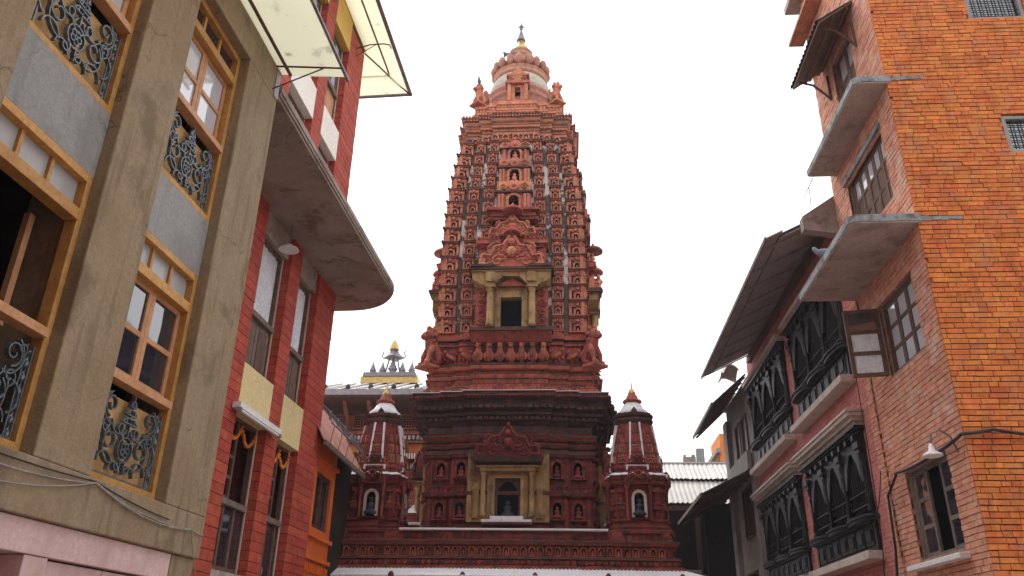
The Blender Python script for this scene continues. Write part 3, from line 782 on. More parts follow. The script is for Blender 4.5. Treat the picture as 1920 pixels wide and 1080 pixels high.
# ---------------------------------------------------------------- pink brick house with carved windows
Q = thing('pink_brick_house', 'pink brick house with four black carved lattice windows', 'house', None, (6.5,17.4,0))
WS = [(13.78,17.18),(17.82,21.45)]
qh = [(a,b,z0,z1) for a,b in WS for z0,z1 in ((3.3,5.3),(6.22,8.35))]
PY0, PY1 = 13.26, 21.72
m = holed(MB(), PY0, PY1, 0, 9.4, qh, XR+.014, XR+.25, 'x'); qw = part('wall', m, ['mortar_pink'], Q)
part('rear_body', MB().box(XR+.5,10.5,13.32,PY1,0,9.4), ['interior'], Q)
random.seed(3)
lay_bricks(bond(PY0, PY1, 2.4, 9.3, .23, .0705, .006, qh, 0, jit=.0), lambda u, v, w: (XR-w,u,v), qw, 'brick_pink', Q, proud=.002)
def carved(a, b, z0, z1):
    W = b-a; c = (a+b)/2; hz = z1-z0; led = z0+.27*hz
    f = lambda o, s, h: RF(o, s, h)
    m = MB()
    m.box(-.1,.06,a,a+.09,z0,z1).box(-.1,.06,b-.09,b,z0,z1).box(-.1,.06,a+.09,b-.09,z1-.12,z1).box(-.1,.06,a+.09,b-.09,z0,z0+.08)
    m.box(-.1,.10,a+.02,b-.02,led-.10,led-.03)
    w = part('carved_window', m.xf(f), ['wood_black'], Q)
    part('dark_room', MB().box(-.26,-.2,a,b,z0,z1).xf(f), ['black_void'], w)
    # wavy ledge: three swelling bays
    pts = []
    for i in range(49):
        t = i/48; pts.append((.10+.13*abs(math.sin(t*3*PI))**.5 + .02, a-.10+(W+.20)*t))
    poly = [(x,y) for x,y in pts]+[(-.05,b+.10),(-.05,a-.10)]
    part('wavy_ledge', MB().prism(poly,'z',led-.01,led+.025).mat(1).prism([(max(x-.03,-.05),y) for x,y in poly],'z',led-.07,led-.011).xf(f), ['iron_dull','wood_black'], w)
    # lower carved panel with curved bracket ends
    part('carved_apron', MB().box(-.06,.03,a+.09,b-.09,z0+.08,led-.10).xf(f), ['wood_black'], w)
    n = 7
    for i in range(n):
        s0 = a+.12+(W-.24)*i/n; s1 = s0+(W-.24)/n
        m = MB().box(.03,.06,s0+.03,s1-.03,z0+.11,led-.13).box(.06,.08,s0+.10,s1-.10,z0+.17,led-.19)
        part('carved_panel', m.xf(f), ['wood_black'], w)
    nb = 3; bw = (W-.18)/nb
    zt = z1-.12; zb = led+.03
    for k in range(nb+1):
        s = a+.09+bw*k; o = .06
        m = MB(); m.smooth = True
        pr = [(.05,zb),(.05,zb+.10),(.03,zb+.13),(.045,zb+.2),(.028,zb+.3),(.03,zb+.55*(zt-zb)),(.05,zb+.6*(zt-zb)),(.03,zb+.64*(zt-zb)),(.06,zb+.72*(zt-zb)),(.06,zb+.76*(zt-zb))]
        m.lathe(pr, (o,s,0), 8)
        m.smooth = False; m.box(o-.05,o+.06,s-.08,s+.08,zb+.76*(zt-zb),zb+.82*(zt-zb)).box(o-.05,o+.09,s-.13,s+.13,zb+.82*(zt-zb),zb+.90*(zt-zb))
        part('colonnette', m.xf(f), ['wood_black'], w)
    for k in range(nb):
        s0 = a+.09+bw*k+.06; s1 = s0+bw-.12; sc = (s0+s1)/2; r = (s1-s0)/2
        # cusped arch board
        inner = []
        sp = zb+.42*(zt-zb); ap = zb+.86*(zt-zb)
        for i in range(19):
            t = i/18; x = -1+2*t
            y = (1-abs(x)**1.7); lob = .05*abs(math.sin(t*5*PI))
            inner.append((sc+r*.86*x, sp+(ap-sp)*y-lob*.6))
        poly = [(s0,zt),(s0,sp)]+inner+[(s1,sp),(s1,zt)]
        m = MB(); nn = len(inner)
        for i in range(nn-1):
            p, q = inner[i], inner[i+1]; m.prism([(p[0],p[1]),(q[0],q[1]),(q[0],zt),(p[0],zt)], 'x', .02, .075)
        m.box(.02,.07,s0,sc-r*.86,sp,zt).box(.02,.07,sc+r*.86,s1,sp,zt)
        part('arch_board', m.xf(f), ['wood_black'], w)
        # diagonal lattice
        m = MB(); st = .105; h_ = zt-zb
        kk = int((s1-s0+h_)/st)
        for d in (1,-1):
            for i in range(-1,kk+1):
                u0 = s0+i*st if d > 0 else s1-i*st
                v0, v1 = zb, zt
                def uu(v): return u0-d*(v-zb)
                # clip on u
                pts_ = []
                for v in (v0, v1): pts_.append((uu(v), v))
                (ua,va),(ub,vb) = pts_
                if d > 0:
                    if ua > s1: va += ua-s1; ua = s1
                    if ub < s0: vb -= s0-ub; ub = s0
                else:
                    if ua < s0: va += s0-ua; ua = s0
                    if ub > s1: vb -= ub-s1; ub = s1
                if vb-va > .04 and ua <= s1+1e-6 and ub >= s0-1e-6:
                    m.tube([(-.02+.012*d,ua,va),(-.02+.012*d,ub,vb)], .014, 4)
        part('lattice', m.xf(f), ['iron_dull'], w)
        for q0, q1 in ((.18,.205),(.40,.42)): part('sill_bar', MB().box(-.02,.035,s0+.02,s1-.02,zb+q0,zb+q1).xf(f), ['iron_dull'], w)
    # stepped corbels below the white cornice
    m = MB()
    for i in range(3): m.box(-.05,.09+.05*i,a-.02-.05*i,b+.02+.05*i,z1-.10+.035*i,z1-.066+.035*i)
    for k in range(9):
        s = a+W*(k+.5)/9; m.box(-.02,.15,s-.05,s+.05,z1-.20,z1-.105)
    part('corbel', m.xf(f), ['wood_black'], w)
for a, b in WS:
    for z0, z1 in ((3.3,5.3),(6.22,8.35)): carved(a, b, z0, z1)
    m = MB()
    for i, (o, d, zz) in enumerate(((.14,.04,5.31),(.20,.09,5.39),(.27,.15,5.46),(.30,.18,5.53))): m.box(-.05,o,a-d,b+d,zz,zz+(.075 if i < 3 else .04))
    part('cornice', m.xf(RF), ['cornice_cream'], Q)
    m = MB()
    for i, (o, d, zz) in enumerate(((.14,.04,8.36),(.22,.10,8.45))): m.box(-.05,o,a-d,b+d,zz,zz+.085)
    part('cornice', m.xf(RF), ['cornice_cream'], Q)
    for z in (3.295, 6.215):
        part('sill', MB().box(-.05,.26,a-.06,b+.08,z-.13,z).xf(RF), ['cornice_cream'], Q, bevel=.01)
# the broad eave
E0, E1 = 13.5, 21.5
def eave(o0, o1, z0, z1, th, y0, y1): 
    return MB().hexa([RF(o0,y0,z0),RF(o1,y0,z1),RF(o1,y1,z1),RF(o0,y1,z0),RF(o0,y0,z0+th),RF(o1,y0,z1+th),RF(o1,y1,z1+th),RF(o0,y1,z0+th)])
ev = part('eave_roof', eave(-.3,1.0,9.50,8.86,.06,E0+.1,E1-.35), ['roof_dark'], Q)
nb = 11
for i in range(nb):       # soffit boards running along the eave
    o0 = 1.0*i/nb; o1 = 1.0*(i+1)/nb-.002; g = lambda o: 9.355-.495*o
    part('soffit_board', eave(o0,o1,g(o0)-.03+random.uniform(-.0015,.0015),g(o1)-.03,.02,E0+.1,E1-.35), ['eave_board'], ev)
part('outer_sheet', eave(.96,1.28,8.90,8.74,.03,E0-.05,E1), ['eave_board'], ev)
part('fascia', eave(1.28,1.31,8.70,8.69,.09,E0-.05,E1), ['wood_grey'], ev)
for k in range(9):
    y = E0+.3+k*.92; part('rafter', MB().tube([RF(-.02,y,9.31),RF(1.2,y,8.71)], .02, 4), ['eave_board'], ev)
part('wall_plate', MB().box(-.02,.10,E0+.1,E1-.3,9.05,9.22).xf(RF), ['wood_dark'], ev)
part('gable_plaster', MB().hexa([RF(-.3,13.30,8.7),RF(.62,13.30,8.85),RF(.62,13.5,8.85),RF(-.3,13.5,8.7),RF(-.3,13.30,9.75),RF(.62,13.30,9.12),RF(.62,13.5,9.12),RF(-.3,13.5,9.75)]), ['concrete_soffit'], Q)
part('antenna_wire', MB().tube([RF(.5,12.76,9.62),RF(.5,13.5,9.58)], .006).tube([RF(.5,13.5,9.58),RF(.5,12.8,9.60)], .006).tube([RF(.5,13.1,9.25),RF(.5,13.05,9.6)], .008), ['iron'], Q)

# ---------------------------------------------------------------- grey house further on
Z = thing('grey_house', 'grey plastered house with dark lean-to roofs beyond the carved windows', 'house', None, (6,23.5,0))
gh = [(22.6,23.8,4.75,6.1),(22.35,23.1,6.95,8.0),(23.3,24.0,6.95,8.0),(22.9,24.2,2.4,3.9)]
part('wall', holed(MB(), 21.74, 25.2, 0, 8.9, gh, XR, XR+.22, 'x'), ['plaster_grey'], Z)
part('rear_body', MB().box(XR+.5,10,21.75,25.2,0,8.9), ['interior'], Z)
for a, b, z0, z1 in gh:
    m = MB().box(.0,.05,a,a+.06,z0,z1).box(.0,.05,b-.06,b,z0,z1).box(0,.05,a+.06,b-.06,z1-.06,z1).box(0,.05,a+.06,b-.06,z0,z0+.05)
    for i in range(1,7): s = a+.06+(b-a-.12)*i/7; m.box(.0,.02,s-.01,s+.01,z0+.05,z1-.06)
    up = z0 > 6.5
    w = part('window', (MB().box(.0,.05,a,a+.07,z0,z1).box(.0,.05,b-.07,b,z0,z1).box(0,.05,a+.07,b-.07,z1-.06,z1) if up else m).xf(RF), ['wood_dark'], Z)
    part('pane', MB().box(-.06,-.05,a,b,z0,z1).xf(RF), ['curtain' if up else 'black_void'], w)
part('pilaster', MB().box(0,.12,21.75,22.1,0,6.2).xf(RF), ['plaster_grey'], Z)
part('pilaster', MB().box(0,.14,24.7,25.2,0,8.4).xf(RF), ['plaster_grey'], Z)
part('parapet', MB().box(.05,.16,22.1,24.6,6.4,6.9).xf(RF), ['plaster_grey'], Z)
def leanto(y0, y1, o1, z0, z1, th=.06, n=8):
    r = part('lean_to_roof', eave(-.02,o1,z0,z1,th,y0,y1), ['roof_dark'], Z)
    for i in range(n): y = y0+.1+(y1-y0-.2)*i/(n-1); part('rafter', MB().tube([RF(0,y,z0-.04),RF(o1-.05,y,z1-.03)], .035, 4), ['wood_dark'], r)
    part('roof_edge', eave(o1,o1+.05,z1-.02,z1-.05,.1,y0-.05,y1+.05), ['wood_grey'], r)
leanto(21.8, 26.5, 1.5, 6.35, 5.62); leanto(22.0, 25.6, .98, 9.0, 8.12)
part('dark_porch', MB().box(-.02,.9,25.3,25.5,0,6.0).xf(RF), ['wood_black'], Z)
part('water_tank', MB().lathe([(.01,9.35),(.2,9.4),(.22,9.5),(.22,9.9),(.14,10.0),(.05,10.02)], (XR+.55-.5,25.0,-.6), 14), ['plaster_grey'], Z)
tp = MB(); vs = []
for i in range(5):
    for j in range(5): vs.append((XR-.55+.5*i/4, 22.3+.9*j/4, 9.0+.55*math.sin(PI*(i+.6)/5.4)*(.7+.3*math.sin(j*1.3))+.1*random.random()))
tp._add(vs, [(i*5+j,i*5+j+1,i*5+j+6,i*5+j+5) for i in range(4) for j in range(4)])
to = part('tarpaulin', tp, ['tarp']); to.modifiers.new('s','SOLIDIFY').thickness = .02
tag(to, 'crumpled pale tarpaulin heaped on the upper lean-to roof', 'tarpaulin')
bb = MB().box(5.6,8,30,32,0,9.4); 
fb = thing('far_orange_house', 'distant orange house glimpsed left of the grey house wall', 'house', None, (7,31,0))
part('wall', bb, ['brick'], fb); part('ledge', MB().box(5.45,5.6,30,32,8.7,8.85), ['plaster_grey'], fb); part('ledge', MB().box(5.4,5.6,30.2,31,7.9,8.0), ['plaster_grey'], fb); part('window', MB().box(5.58,5.6,30.4,31,8.1,8.6), ['wood_dark'], fb)

# ---------------------------------------------------------------- corrugated shed behind the temple, right
S = thing('corrugated_shed', 'dark open shed under a pale corrugated sheet roof', 'shed', None, (4.5,29,0))
def corr(x0, x1, p0, p1, name):
    n = int((x1-x0)/.038); vs, fs = [], []
    for i in range(n+1):
        x = x0+(x1-x0)*i/n; d = .022*math.sin(i*PI/2*1.0)
        vs += [(x,p0[0],p0[1]+d),(x,p1[0],p1[1]+d)]
    for i in range(n): fs.append((2*i,2*i+2,2*i+3,2*i+1))
    m = MB(); m._add(vs, fs); o = part(name, m, ['tin_pale'], S); o.modifiers.new('s','SOLIDIFY').thickness = .004
# eave at Y=26.6; ridge further back
ey, ez, ry, rz = 26.8, 6.30, 29.2, 8.05
my, mz = (ey+ry)/2+.15, (ez+rz)/2+.1
for i in range(5):
    x0 = 2.3+i*1.0
    corr(x0+random.uniform(-.02,.02), x0+1.05, (ey,ez+.01*(i%2)), (my,mz+.012*(i%2)), 'roof_sheet')
    corr(x0-.3, x0+.75, (my-.12,mz+.05+.01*(i%2)), (ry,rz+.04+.01*(i%2)), 'roof_sheet')
part('ridge_cap', MB().box(2.0,7.2,ry-.06,ry+.1,rz+.05,rz+.10), ['tin_pale'], S)
part('back_wall', MB().box(2.0,7.4,ry,ry+.2,0,rz), ['interior'], S)
for x in (2.5, 4.1, 5.6): part('post', MB().box(x-.07,x+.07,ey+.15,ey+.29,0,6.2), ['wood_dark'], S)
part('eave_beam', MB().box(2.2,7.2,ey+.1,ey+.25,6.1,6.24), ['wood_dark'], S)
part('railing', MB().box(2.2,4.9,26.9,26.96,4.1,4.15), ['wood_dark'], S); part('railing', MB().box(2.2,4.9,26.9,26.96,3.3,3.34).box(2.2,4.9,26.961,27.0,2.2,3.9), ['wood_dark'], S)
part('side_wall', MB().box(2.0,2.2,26.9,29.2,0,6.4), ['interior'], S); part('side_wall', MB().box(5.0,5.2,25.6,29.2,0,6.2), ['interior'], S)
part('chalk_board', MB().box(3.62,4.1,26.86,26.9,4.16,4.28), ['plaster_grey'], S)
tag(part('concrete_post', MB().box(4.72,5.0,30.0,30.25,7,8.85), ['plaster_grey']), 'square grey concrete post standing behind the corrugated roof ridge', 'post')
c2 = MB().box(4.3,4.75,30.5,30.8,7,8.65).box(4.32,4.40,30.5,30.8,8.651,8.74).box(4.62,4.73,30.5,30.8,8.651,8.74)
tag(part('brick_chimney', c2, ['concrete_pale']), 'short brown chimney stub behind the corrugated roof ridge', 'chimney')

# ---------------------------------------------------------------- the terracotta temple
TX, TY = -1.36, 20.6
TF = Matrix.Translation((TX,TY,0))
T = thing('terracotta_temple', 'tall tapering red terracotta temple tower with niches in the courtyard', 'temple', TF, (0,0,0))
def plan(w, steps=((.70,.10),(.47,.10))):
    """square plan whose faces step forward towards the middle"""
    left = [(-w,-w)]; y = -w
    for f, d in steps:
        left.append((-f*w, y)); y -= d; left.append((-f*w, y))
    side = left+[(-x,y_) for x,y_ in left[::-1]][:-1]
    out = []
    for k in range(4):
        c, s = [(1,0),(0,1),(-1,0),(0,-1)][k]
        out += [(x*c-y_*s, x*s+y_*c) for x,y_ in side]
    return out
def yface(x, w, steps=((.70,.10),(.47,.10))):
    y = -w
    for f, d in steps:
        if abs(x) < f*w: y -= d
    return y
P3 = ((.70,.10),(.47,.10))
ROT = (0, PI/2, -PI/2)      # front, right flank, left flank
def dentils(z0, z1, w, sp, dep, steps=P3, round_=False):
    m = MB()
    for a in ROT:
        n = int(2*w/sp); c, s = math.cos(a), math.sin(a)
        for i in range(n):
            x = -w+(i+.5)*2*w/n; y = yface(x, w, steps); d = MB()
            if round_: d.prism([(x+.42*sp*math.cos(q*PI/4), (z0+z1)/2+(z1-z0)/2*math.sin(q*PI/4)) for q in range(8)], 'y', y-dep, y+.02)
            else: d.box(x-sp*.3,x+sp*.3,y-dep,y+.02,z0,z1)
            m.add(d, lambda X,Y,Z: (X*c-Y*s, X*s+Y*c, Z))
    return m
def buddha(m, c, h, sy=.8):   # small seated figure, one turned and flattened surface
    pr = [(.30,0),(.42,.06),(.44,.16),(.34,.24),(.20,.30),(.20,.42),(.25,.55),(.23,.64),(.10,.70),(.09,.74),(.14,.80),(.145,.88),(.10,.95),(.05,1.0)]
    m.smooth = True; m.lathe([(r*h,z*h) for r,z in pr], c, 8, sx=1, sy=sy); m.smooth = False; return m
def spiral2(m, cx, cz, r, turns, a0, d, y, th, n=14):
    pts = []
    for i in range(n+1):
        t = i/n; a = a0+d*t*turns*2*PI; q = r*(1-.8*t); pts.append((cx+q*math.cos(a), y, cz+q*math.sin(a)))
    m.tube(pts, [th*(1-.5*i/n) for i in range(n+1)], 5)
def torana(w, h, dep, y, z0, cx=0):
    """crest over a doorway: stepped scrolled outline, guardian mask, volutes"""
    o = [(-1,0),(-1,.22),(-.92,.42),(-.78,.40),(-.74,.55),(-.62,.72),(-.48,.70),(-.36,.62),(-.24,.72),(-.17,.88),(-.06,.95),(0,1.06)]
    o = o+[(-x,z) for x,z in o[::-1][1:]]
    m = MB().prism([(cx+x*w/2, z0+z*h) for x,z in o], 'y', y-dep*.5, y+.02)
    o2 = [(cx+x*w/2*.72, z0+z*h*.8) for x,z in o]
    m.prism(o2, 'y', y-dep*.75, y-dep*.49)
    for s in (-1,1):
        for px, pz, r in ((.80,.20,.20),(.55,.50,.20),(.30,.42,.15),(.45,.16,.16)):
            spiral2(m, cx+s*px*w/2, z0+pz*h, r*h, 1.3, PI/2, -s, y-dep*.8, .045*h)
        m.tube([(cx+s*.98*w/2,y-dep*.8,z0+.04*h),(cx+s*.90*w/2,y-dep*.85,z0+.34*h),(cx+s*.66*w/2,y-dep*.9,z0+.30*h),(cx+s*.5*w/2,y-dep*.95,z0+.58*h),(cx+s*.25*w/2,y-dep*.95,z0+.62*h),(cx+s*.06*w/2,y-dep*.9,z0+.92*h)], .05*h, 5)
    m.ball((cx,y-dep*.8,z0+.42*h), .15*h, dep*.5, .17*h, 8, 5).ball((cx,y-dep*.8,z0+.72*h), .11*h, dep*.5, .12*h, 8, 5).ball((cx,y-dep*.5,z0+1.0*h), .06*h, dep*.4, .10*h, 6, 4)
    for i in range(7): a = PI*(i+.5)/7; m.tube([(cx+.16*h*math.cos(a),y-dep,z0+.14*h+.14*h*math.sin(a)),(cx+.30*h*math.cos(a),y-dep*.9,z0+.14*h+.26*h*math.sin(a))], .025*h, 4)
    return m
def niche_mesh(w, h, dep, name, mats, fig=True):
    """arched niche with pointed hood and a seated figure; y=0 is the wall, -y outwards"""
    m = MB(); hw = w/2
    m.mat(0).box(-hw,-hw*.62,-dep,.02,0,h*.62).box(hw*.62,hw,-dep,.02,0,h*.62).box(-hw*1.12,hw*1.12,-dep*1.25,.02,-h*.07,0)
    inn, out = [], []
    for i in range(9):
        a = PI*i/8; k = 1+.22*(1-abs(math.cos(a)))
        inn.append((hw*.62*math.cos(a), h*.58+h*.24*math.sin(a)*k)); out.append((hw*1.05*math.cos(a), h*.62+h*.33*math.sin(a)*(1+.25*max(0,1-3*abs(math.cos(a))))))
    for i in range(8): m.prism([inn[i],inn[i+1],out[i+1],out[i]], 'y', -dep*1.1, .02)
    m.mat(1).box(-hw*.62,hw*.62,-.004,.02,0,h*.85)
    if fig: m.mat(0); buddha(m, (0,-dep*.45,.02*h), h*.62)
    return m.mesh(name, mats)
# ---- terrace
TP = ((.72,.06),(.42,.06))
tplan = lambda w: plan(w, TP)
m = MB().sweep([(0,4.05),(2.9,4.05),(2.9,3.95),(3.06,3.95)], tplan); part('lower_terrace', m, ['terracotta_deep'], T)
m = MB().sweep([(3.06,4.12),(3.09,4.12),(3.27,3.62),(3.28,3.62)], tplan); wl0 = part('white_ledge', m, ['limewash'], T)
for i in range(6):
    x = -3.5+7.0*i/5; part('ledge_finial', MB().box(x-.05,x+.05,-4.2,-4.05,3.06,3.11).taper(x-.05,x+.05,-4.22,-4.12,3.111,3.16,.4), ['grime_shade'], T)
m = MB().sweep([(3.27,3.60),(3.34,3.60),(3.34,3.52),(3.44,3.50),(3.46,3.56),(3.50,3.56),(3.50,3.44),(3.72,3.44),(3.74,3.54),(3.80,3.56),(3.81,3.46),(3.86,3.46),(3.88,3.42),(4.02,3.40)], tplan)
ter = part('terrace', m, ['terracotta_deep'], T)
part('dentil_row', dentils(3.25,3.31,3.63,.075,.03,TP), ['terracotta'], ter, stuff=True)
part('scallop_row', dentils(3.35,3.44,3.52,.125,.05,TP,True), ['terracotta_deep'], ter, stuff=True)
part('scallop_row', dentils(3.86,3.96,3.40,.125,.05,TP,True), ['terracotta_deep'], ter, stuff=True)
fn = niche_mesh(.135,.19,.05,'frieze_niche',['terracotta','black_void'])
for a in ROT:
    n = 38 if a == 0 else 20
    for i in range(n):
        x = -3.3+6.6*(i+.5)/n; y = yface(x, 3.44, TP)
        c, s = math.cos(a), math.sin(a)
        inst(fn, 'frieze_niche', ter, (x*c-y*s, x*s+y*c, 3.525), a)
part('white_strip', MB().box(-2.12,2.15,-3.62,-3.3,4.02,4.06), ['limewash'], T, bevel=.01)
# ---- main block
m = MB().sweep([(4.02,2.18),(4.10,2.18),(4.12,2.06),(4.22,2.04),(4.24,1.93),(4.34,1.92),(4.36,1.88),(4.95,1.88),(4.96,1.93),(5.0,1.99),(5.06,1.99),(5.07,1.92),(5.12,1.90),(5.2,1.94),(5.24,1.94),(5.25,1.88),(5.86,1.88),
    (5.88,1.94),(5.93,1.97),(6.0,1.97),(6.01,1.92),(6.06,1.92),(6.08,1.99),(6.13,2.0),(6.14,1.94),(6.22,1.94),(6.25,2.01),(6.31,2.03),(6.36,2.03),(6.37,1.92),(6.66,1.92)], plan)
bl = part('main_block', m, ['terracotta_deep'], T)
part('scallop_row', dentils(4.10,4.20,2.06,.13,.05,P3,True), ['terracotta_deep'], bl, stuff=True)
part('scallop_row', dentils(4.24,4.31,1.93,.13,.04,P3,True), ['terracotta_deep'], bl, stuff=True)
part('scallop_row', dentils(5.08,5.18,1.91,.10,.04,P3,True), ['terracotta_deep'], bl, stuff=True)
part('dentil_row', dentils(6.14,6.19,1.95,.055,.03), ['terracotta_deep'], bl, stuff=True)
part('dentil_row', dentils(5.88,5.91,1.95,.055,.03), ['terracotta_deep'], bl, stuff=True)
bn = niche_mesh(.32,.43,.09,'wall_niche',['terracotta_deep','black_void'])
for a in ROT:
    for zz in (4.49, 5.40):
        for x in (-1.58,-1.10,1.10,1.58):
            y = yface(x, 1.88); c, s = math.cos(a), math.sin(a)
            inst(bn, 'wall_niche', bl, (x*c-y*s, x*s+y*c, zz), a)
    for x in (-1.82,-1.36,1.36,1.82,-1.30,1.30):     # corner pilasters of the block
        y = yface(x, 1.88)
        for zz in (4.36, 5.25): o = part('pilaster_strip', MB().box(x-.035,x+.035,y-.035,y+.01,zz,zz+.58), ['terracotta_deep'], bl); o.rotation_euler = (0,0,a)
# ---- lower portal (front and flanks)
def low_portal(a):
    y = -1.88-.20
    m = MB()
    holed(m, -.93,.93,4.40,5.98,[(-.29,.29,4.48,5.42)], y-.10, y+.02, 'y')
    p = part('portal', m, ['tan_stone'], T)
    rows = [4.48,4.62,4.98,5.34,5.66]
    parts = []
    m = MB()
    holed(m, -.46,.46,4.48,5.50,[(-.29,.29,4.48,5.36)], y-.20, y-.10, 'y')
    holed(m, -.37,.37,4.48,5.42,[(-.29,.29,4.48,5.34)], y-.24, y-.20, 'y')
    parts.append(part('door_frame', m, ['tan_stone'], p))
    m = MB().box(-.29,.29,y-.098,y-.03,4.48,5.42)
    parts.append(part('dark_recess', m, ['black_void'], p))
    ap = []
    for i in range(11):
        t = PI*i/10; ap.append((.235*math.cos(t), 4.98+.27*math.sin(t)*(1+.15*(1-abs(math.cos(t))))))
    m = MB()
    for i in range(10): q, r = ap[i], ap[i+1]; m.prism([q,r,(r[0],5.38),(q[0],5.38)], 'y', y-.15, y-.11)
    m.box(.235,.29,y-.15,y-.11,4.48,5.38).box(-.29,-.235,y-.15,y-.11,4.48,5.38)
    parts.append(part('arch_screen', m, ['grime_shade'], p))
    for s in (-1,1):
        m = MB(); m.smooth = True
        m.lathe([(.075,4.48),(.075,4.56),(.055,4.58),(.058,5.0),(.05,5.36),(.075,5.42),(.08,5.48)], (s*.54,y-.26,0), 10)
        parts.append(part('column', m, ['tan_stone'], p))
        m = MB().box(s*.72-.07,s*.72+.07,y-.15,y-.10,4.48,5.1).taper(s*.72-.10,s*.72+.10,y-.16,y-.10,5.1,5.26,.5)
        parts.append(part('side_post', m, ['tan_stone'], p))
    m = MB().box(-.62,.62,y-.36,y-.02,5.48,5.56).box(-.70,.70,y-.40,y-.02,5.561,5.60)
    m.mat(1).hexa([(-.80,y-.50,5.66),(.80,y-.50,5.66),(.74,y,5.66),(-.74,y,5.66),(-.84,y-.56,5.76),(.84,y-.56,5.76),(.80,y,5.82),(-.80,y,5.82)])
    parts.append(part('door_cornice', m, ['tan_stone','grime_shade'], p))
    parts.append(part('torana', torana(1.50,.74,.26,y-.16,5.80), ['terracotta_deep'], p))
    m = MB(); buddha(m, (0,y-.13,4.50), .36, .25); parts.append(part('idol', m, ['statue'], p))
    m = MB().box(-.36,.36,y-.46,y-.03,4.40,4.475)
    m.box(-.55,.55,y-.50,y-.04,4.345,4.399)
    parts.append(part('white_step', m, ['limewash'], p))
    p.rotation_euler = (0,0,a)
for a in ROT: low_portal(a)
# dark courses of block and terrace: real grey-black bands plus painted underside shade
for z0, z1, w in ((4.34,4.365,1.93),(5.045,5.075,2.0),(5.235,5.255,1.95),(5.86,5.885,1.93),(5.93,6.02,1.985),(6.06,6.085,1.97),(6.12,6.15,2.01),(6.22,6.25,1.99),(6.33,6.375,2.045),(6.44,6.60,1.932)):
    part('dark_course', MB().sweep([(z0,w-.1),(z0+.001,w),(z1-.001,w),(z1,w-.1)], plan), ['grime_shade'], bl)
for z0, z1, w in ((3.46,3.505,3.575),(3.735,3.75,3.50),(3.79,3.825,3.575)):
    part('dark_course', MB().sweep([(z0,w-.1),(z0+.001,w),(z1-.001,w),(z1,w-.1)], tplan), ['grime_shade'], ter)
# ---- great cornice
m = MB().sweep([(6.60,1.96),(6.66,2.0),(6.70,2.06),(6.76,2.06),(6.80,2.16),(6.85,2.18),(6.87,2.12),(6.93,2.12),(6.96,2.24),(7.02,2.27),(7.04,2.22),(7.14,2.22),(7.17,2.33),(7.25,2.36),(7.26,2.30),(7.33,2.30),(7.34,2.10)], plan)
co = part('great_cornice', m, ['grime_shade'], T)
part('dentil_row', dentils(6.70,6.77,2.07,.13,.06), ['grime_shade'], co, stuff=True)
part('dentil_row', dentils(6.94,7.0,2.2,.16,.08), ['grime_shade'], co, stuff=True)
part('dentil_row', dentils(7.19,7.24,2.34,.075,.04,P3,True), ['terracotta_deep'], co, stuff=True)
part('white_ledge', MB().sweep([(7.33,2.33),(7.345,2.33),(7.40,2.12),(7.401,2.12)], plan), ['limewash'], T)
m = MB().sweep([(7.39,2.10),(7.48,2.06),(7.50,2.02),(7.58,1.99),(7.60,1.94),(7.72,1.92),(7.74,1.97),(7.80,2.0),(7.84,2.0),(7.86,1.92),(7.94,1.92),(7.97,2.03),(8.03,2.05),(8.08,2.04),(8.10,1.92),(8.14,1.76),(8.66,1.76),(8.68,1.83),(8.74,1.84),(8.76,1.76),(8.80,1.76),(8.83,1.84),(8.93,1.85),(8.94,1.80),(9.02,1.80)], plan)
ti = part('lion_tier', m, ['terracotta'], T)
part('recess_shade', MB().sweep([(8.15,1.68),(8.151,1.765),(8.655,1.765),(8.656,1.68)], plan), ['grime_shade'], ti)  # darkens the recess behind the lions in colour, as its shade
for z0, z1, w in ((7.575,7.60,2.0),(7.73,7.75,1.975),(7.835,7.865,2.01),(8.06,8.105,2.06),(8.735,8.765,1.85)):  # dark lines painting in the shade under the tier's ledges
    part('dark_course', MB().sweep([(z0,w-.1),(z0+.001,w),(z1-.001,w),(z1,w-.1)], plan), ['grime_shade'], ti)
part('scallop_row', dentils(7.42,7.50,2.06,.09,.04,P3,True), ['terracotta'], ti, stuff=True)
part('scallop_row', dentils(7.52,7.58,2.0,.10,.04,P3,True), ['terracotta'], ti, stuff=True)
part('dentil_row', dentils(7.62,7.72,1.94,.06,.025), ['terracotta'], ti, stuff=True)
part('dark_band', MB().sweep([(8.79,1.80),(8.815,1.86),(8.825,1.86),(8.83,1.80)], plan), ['grime_shade'], T)
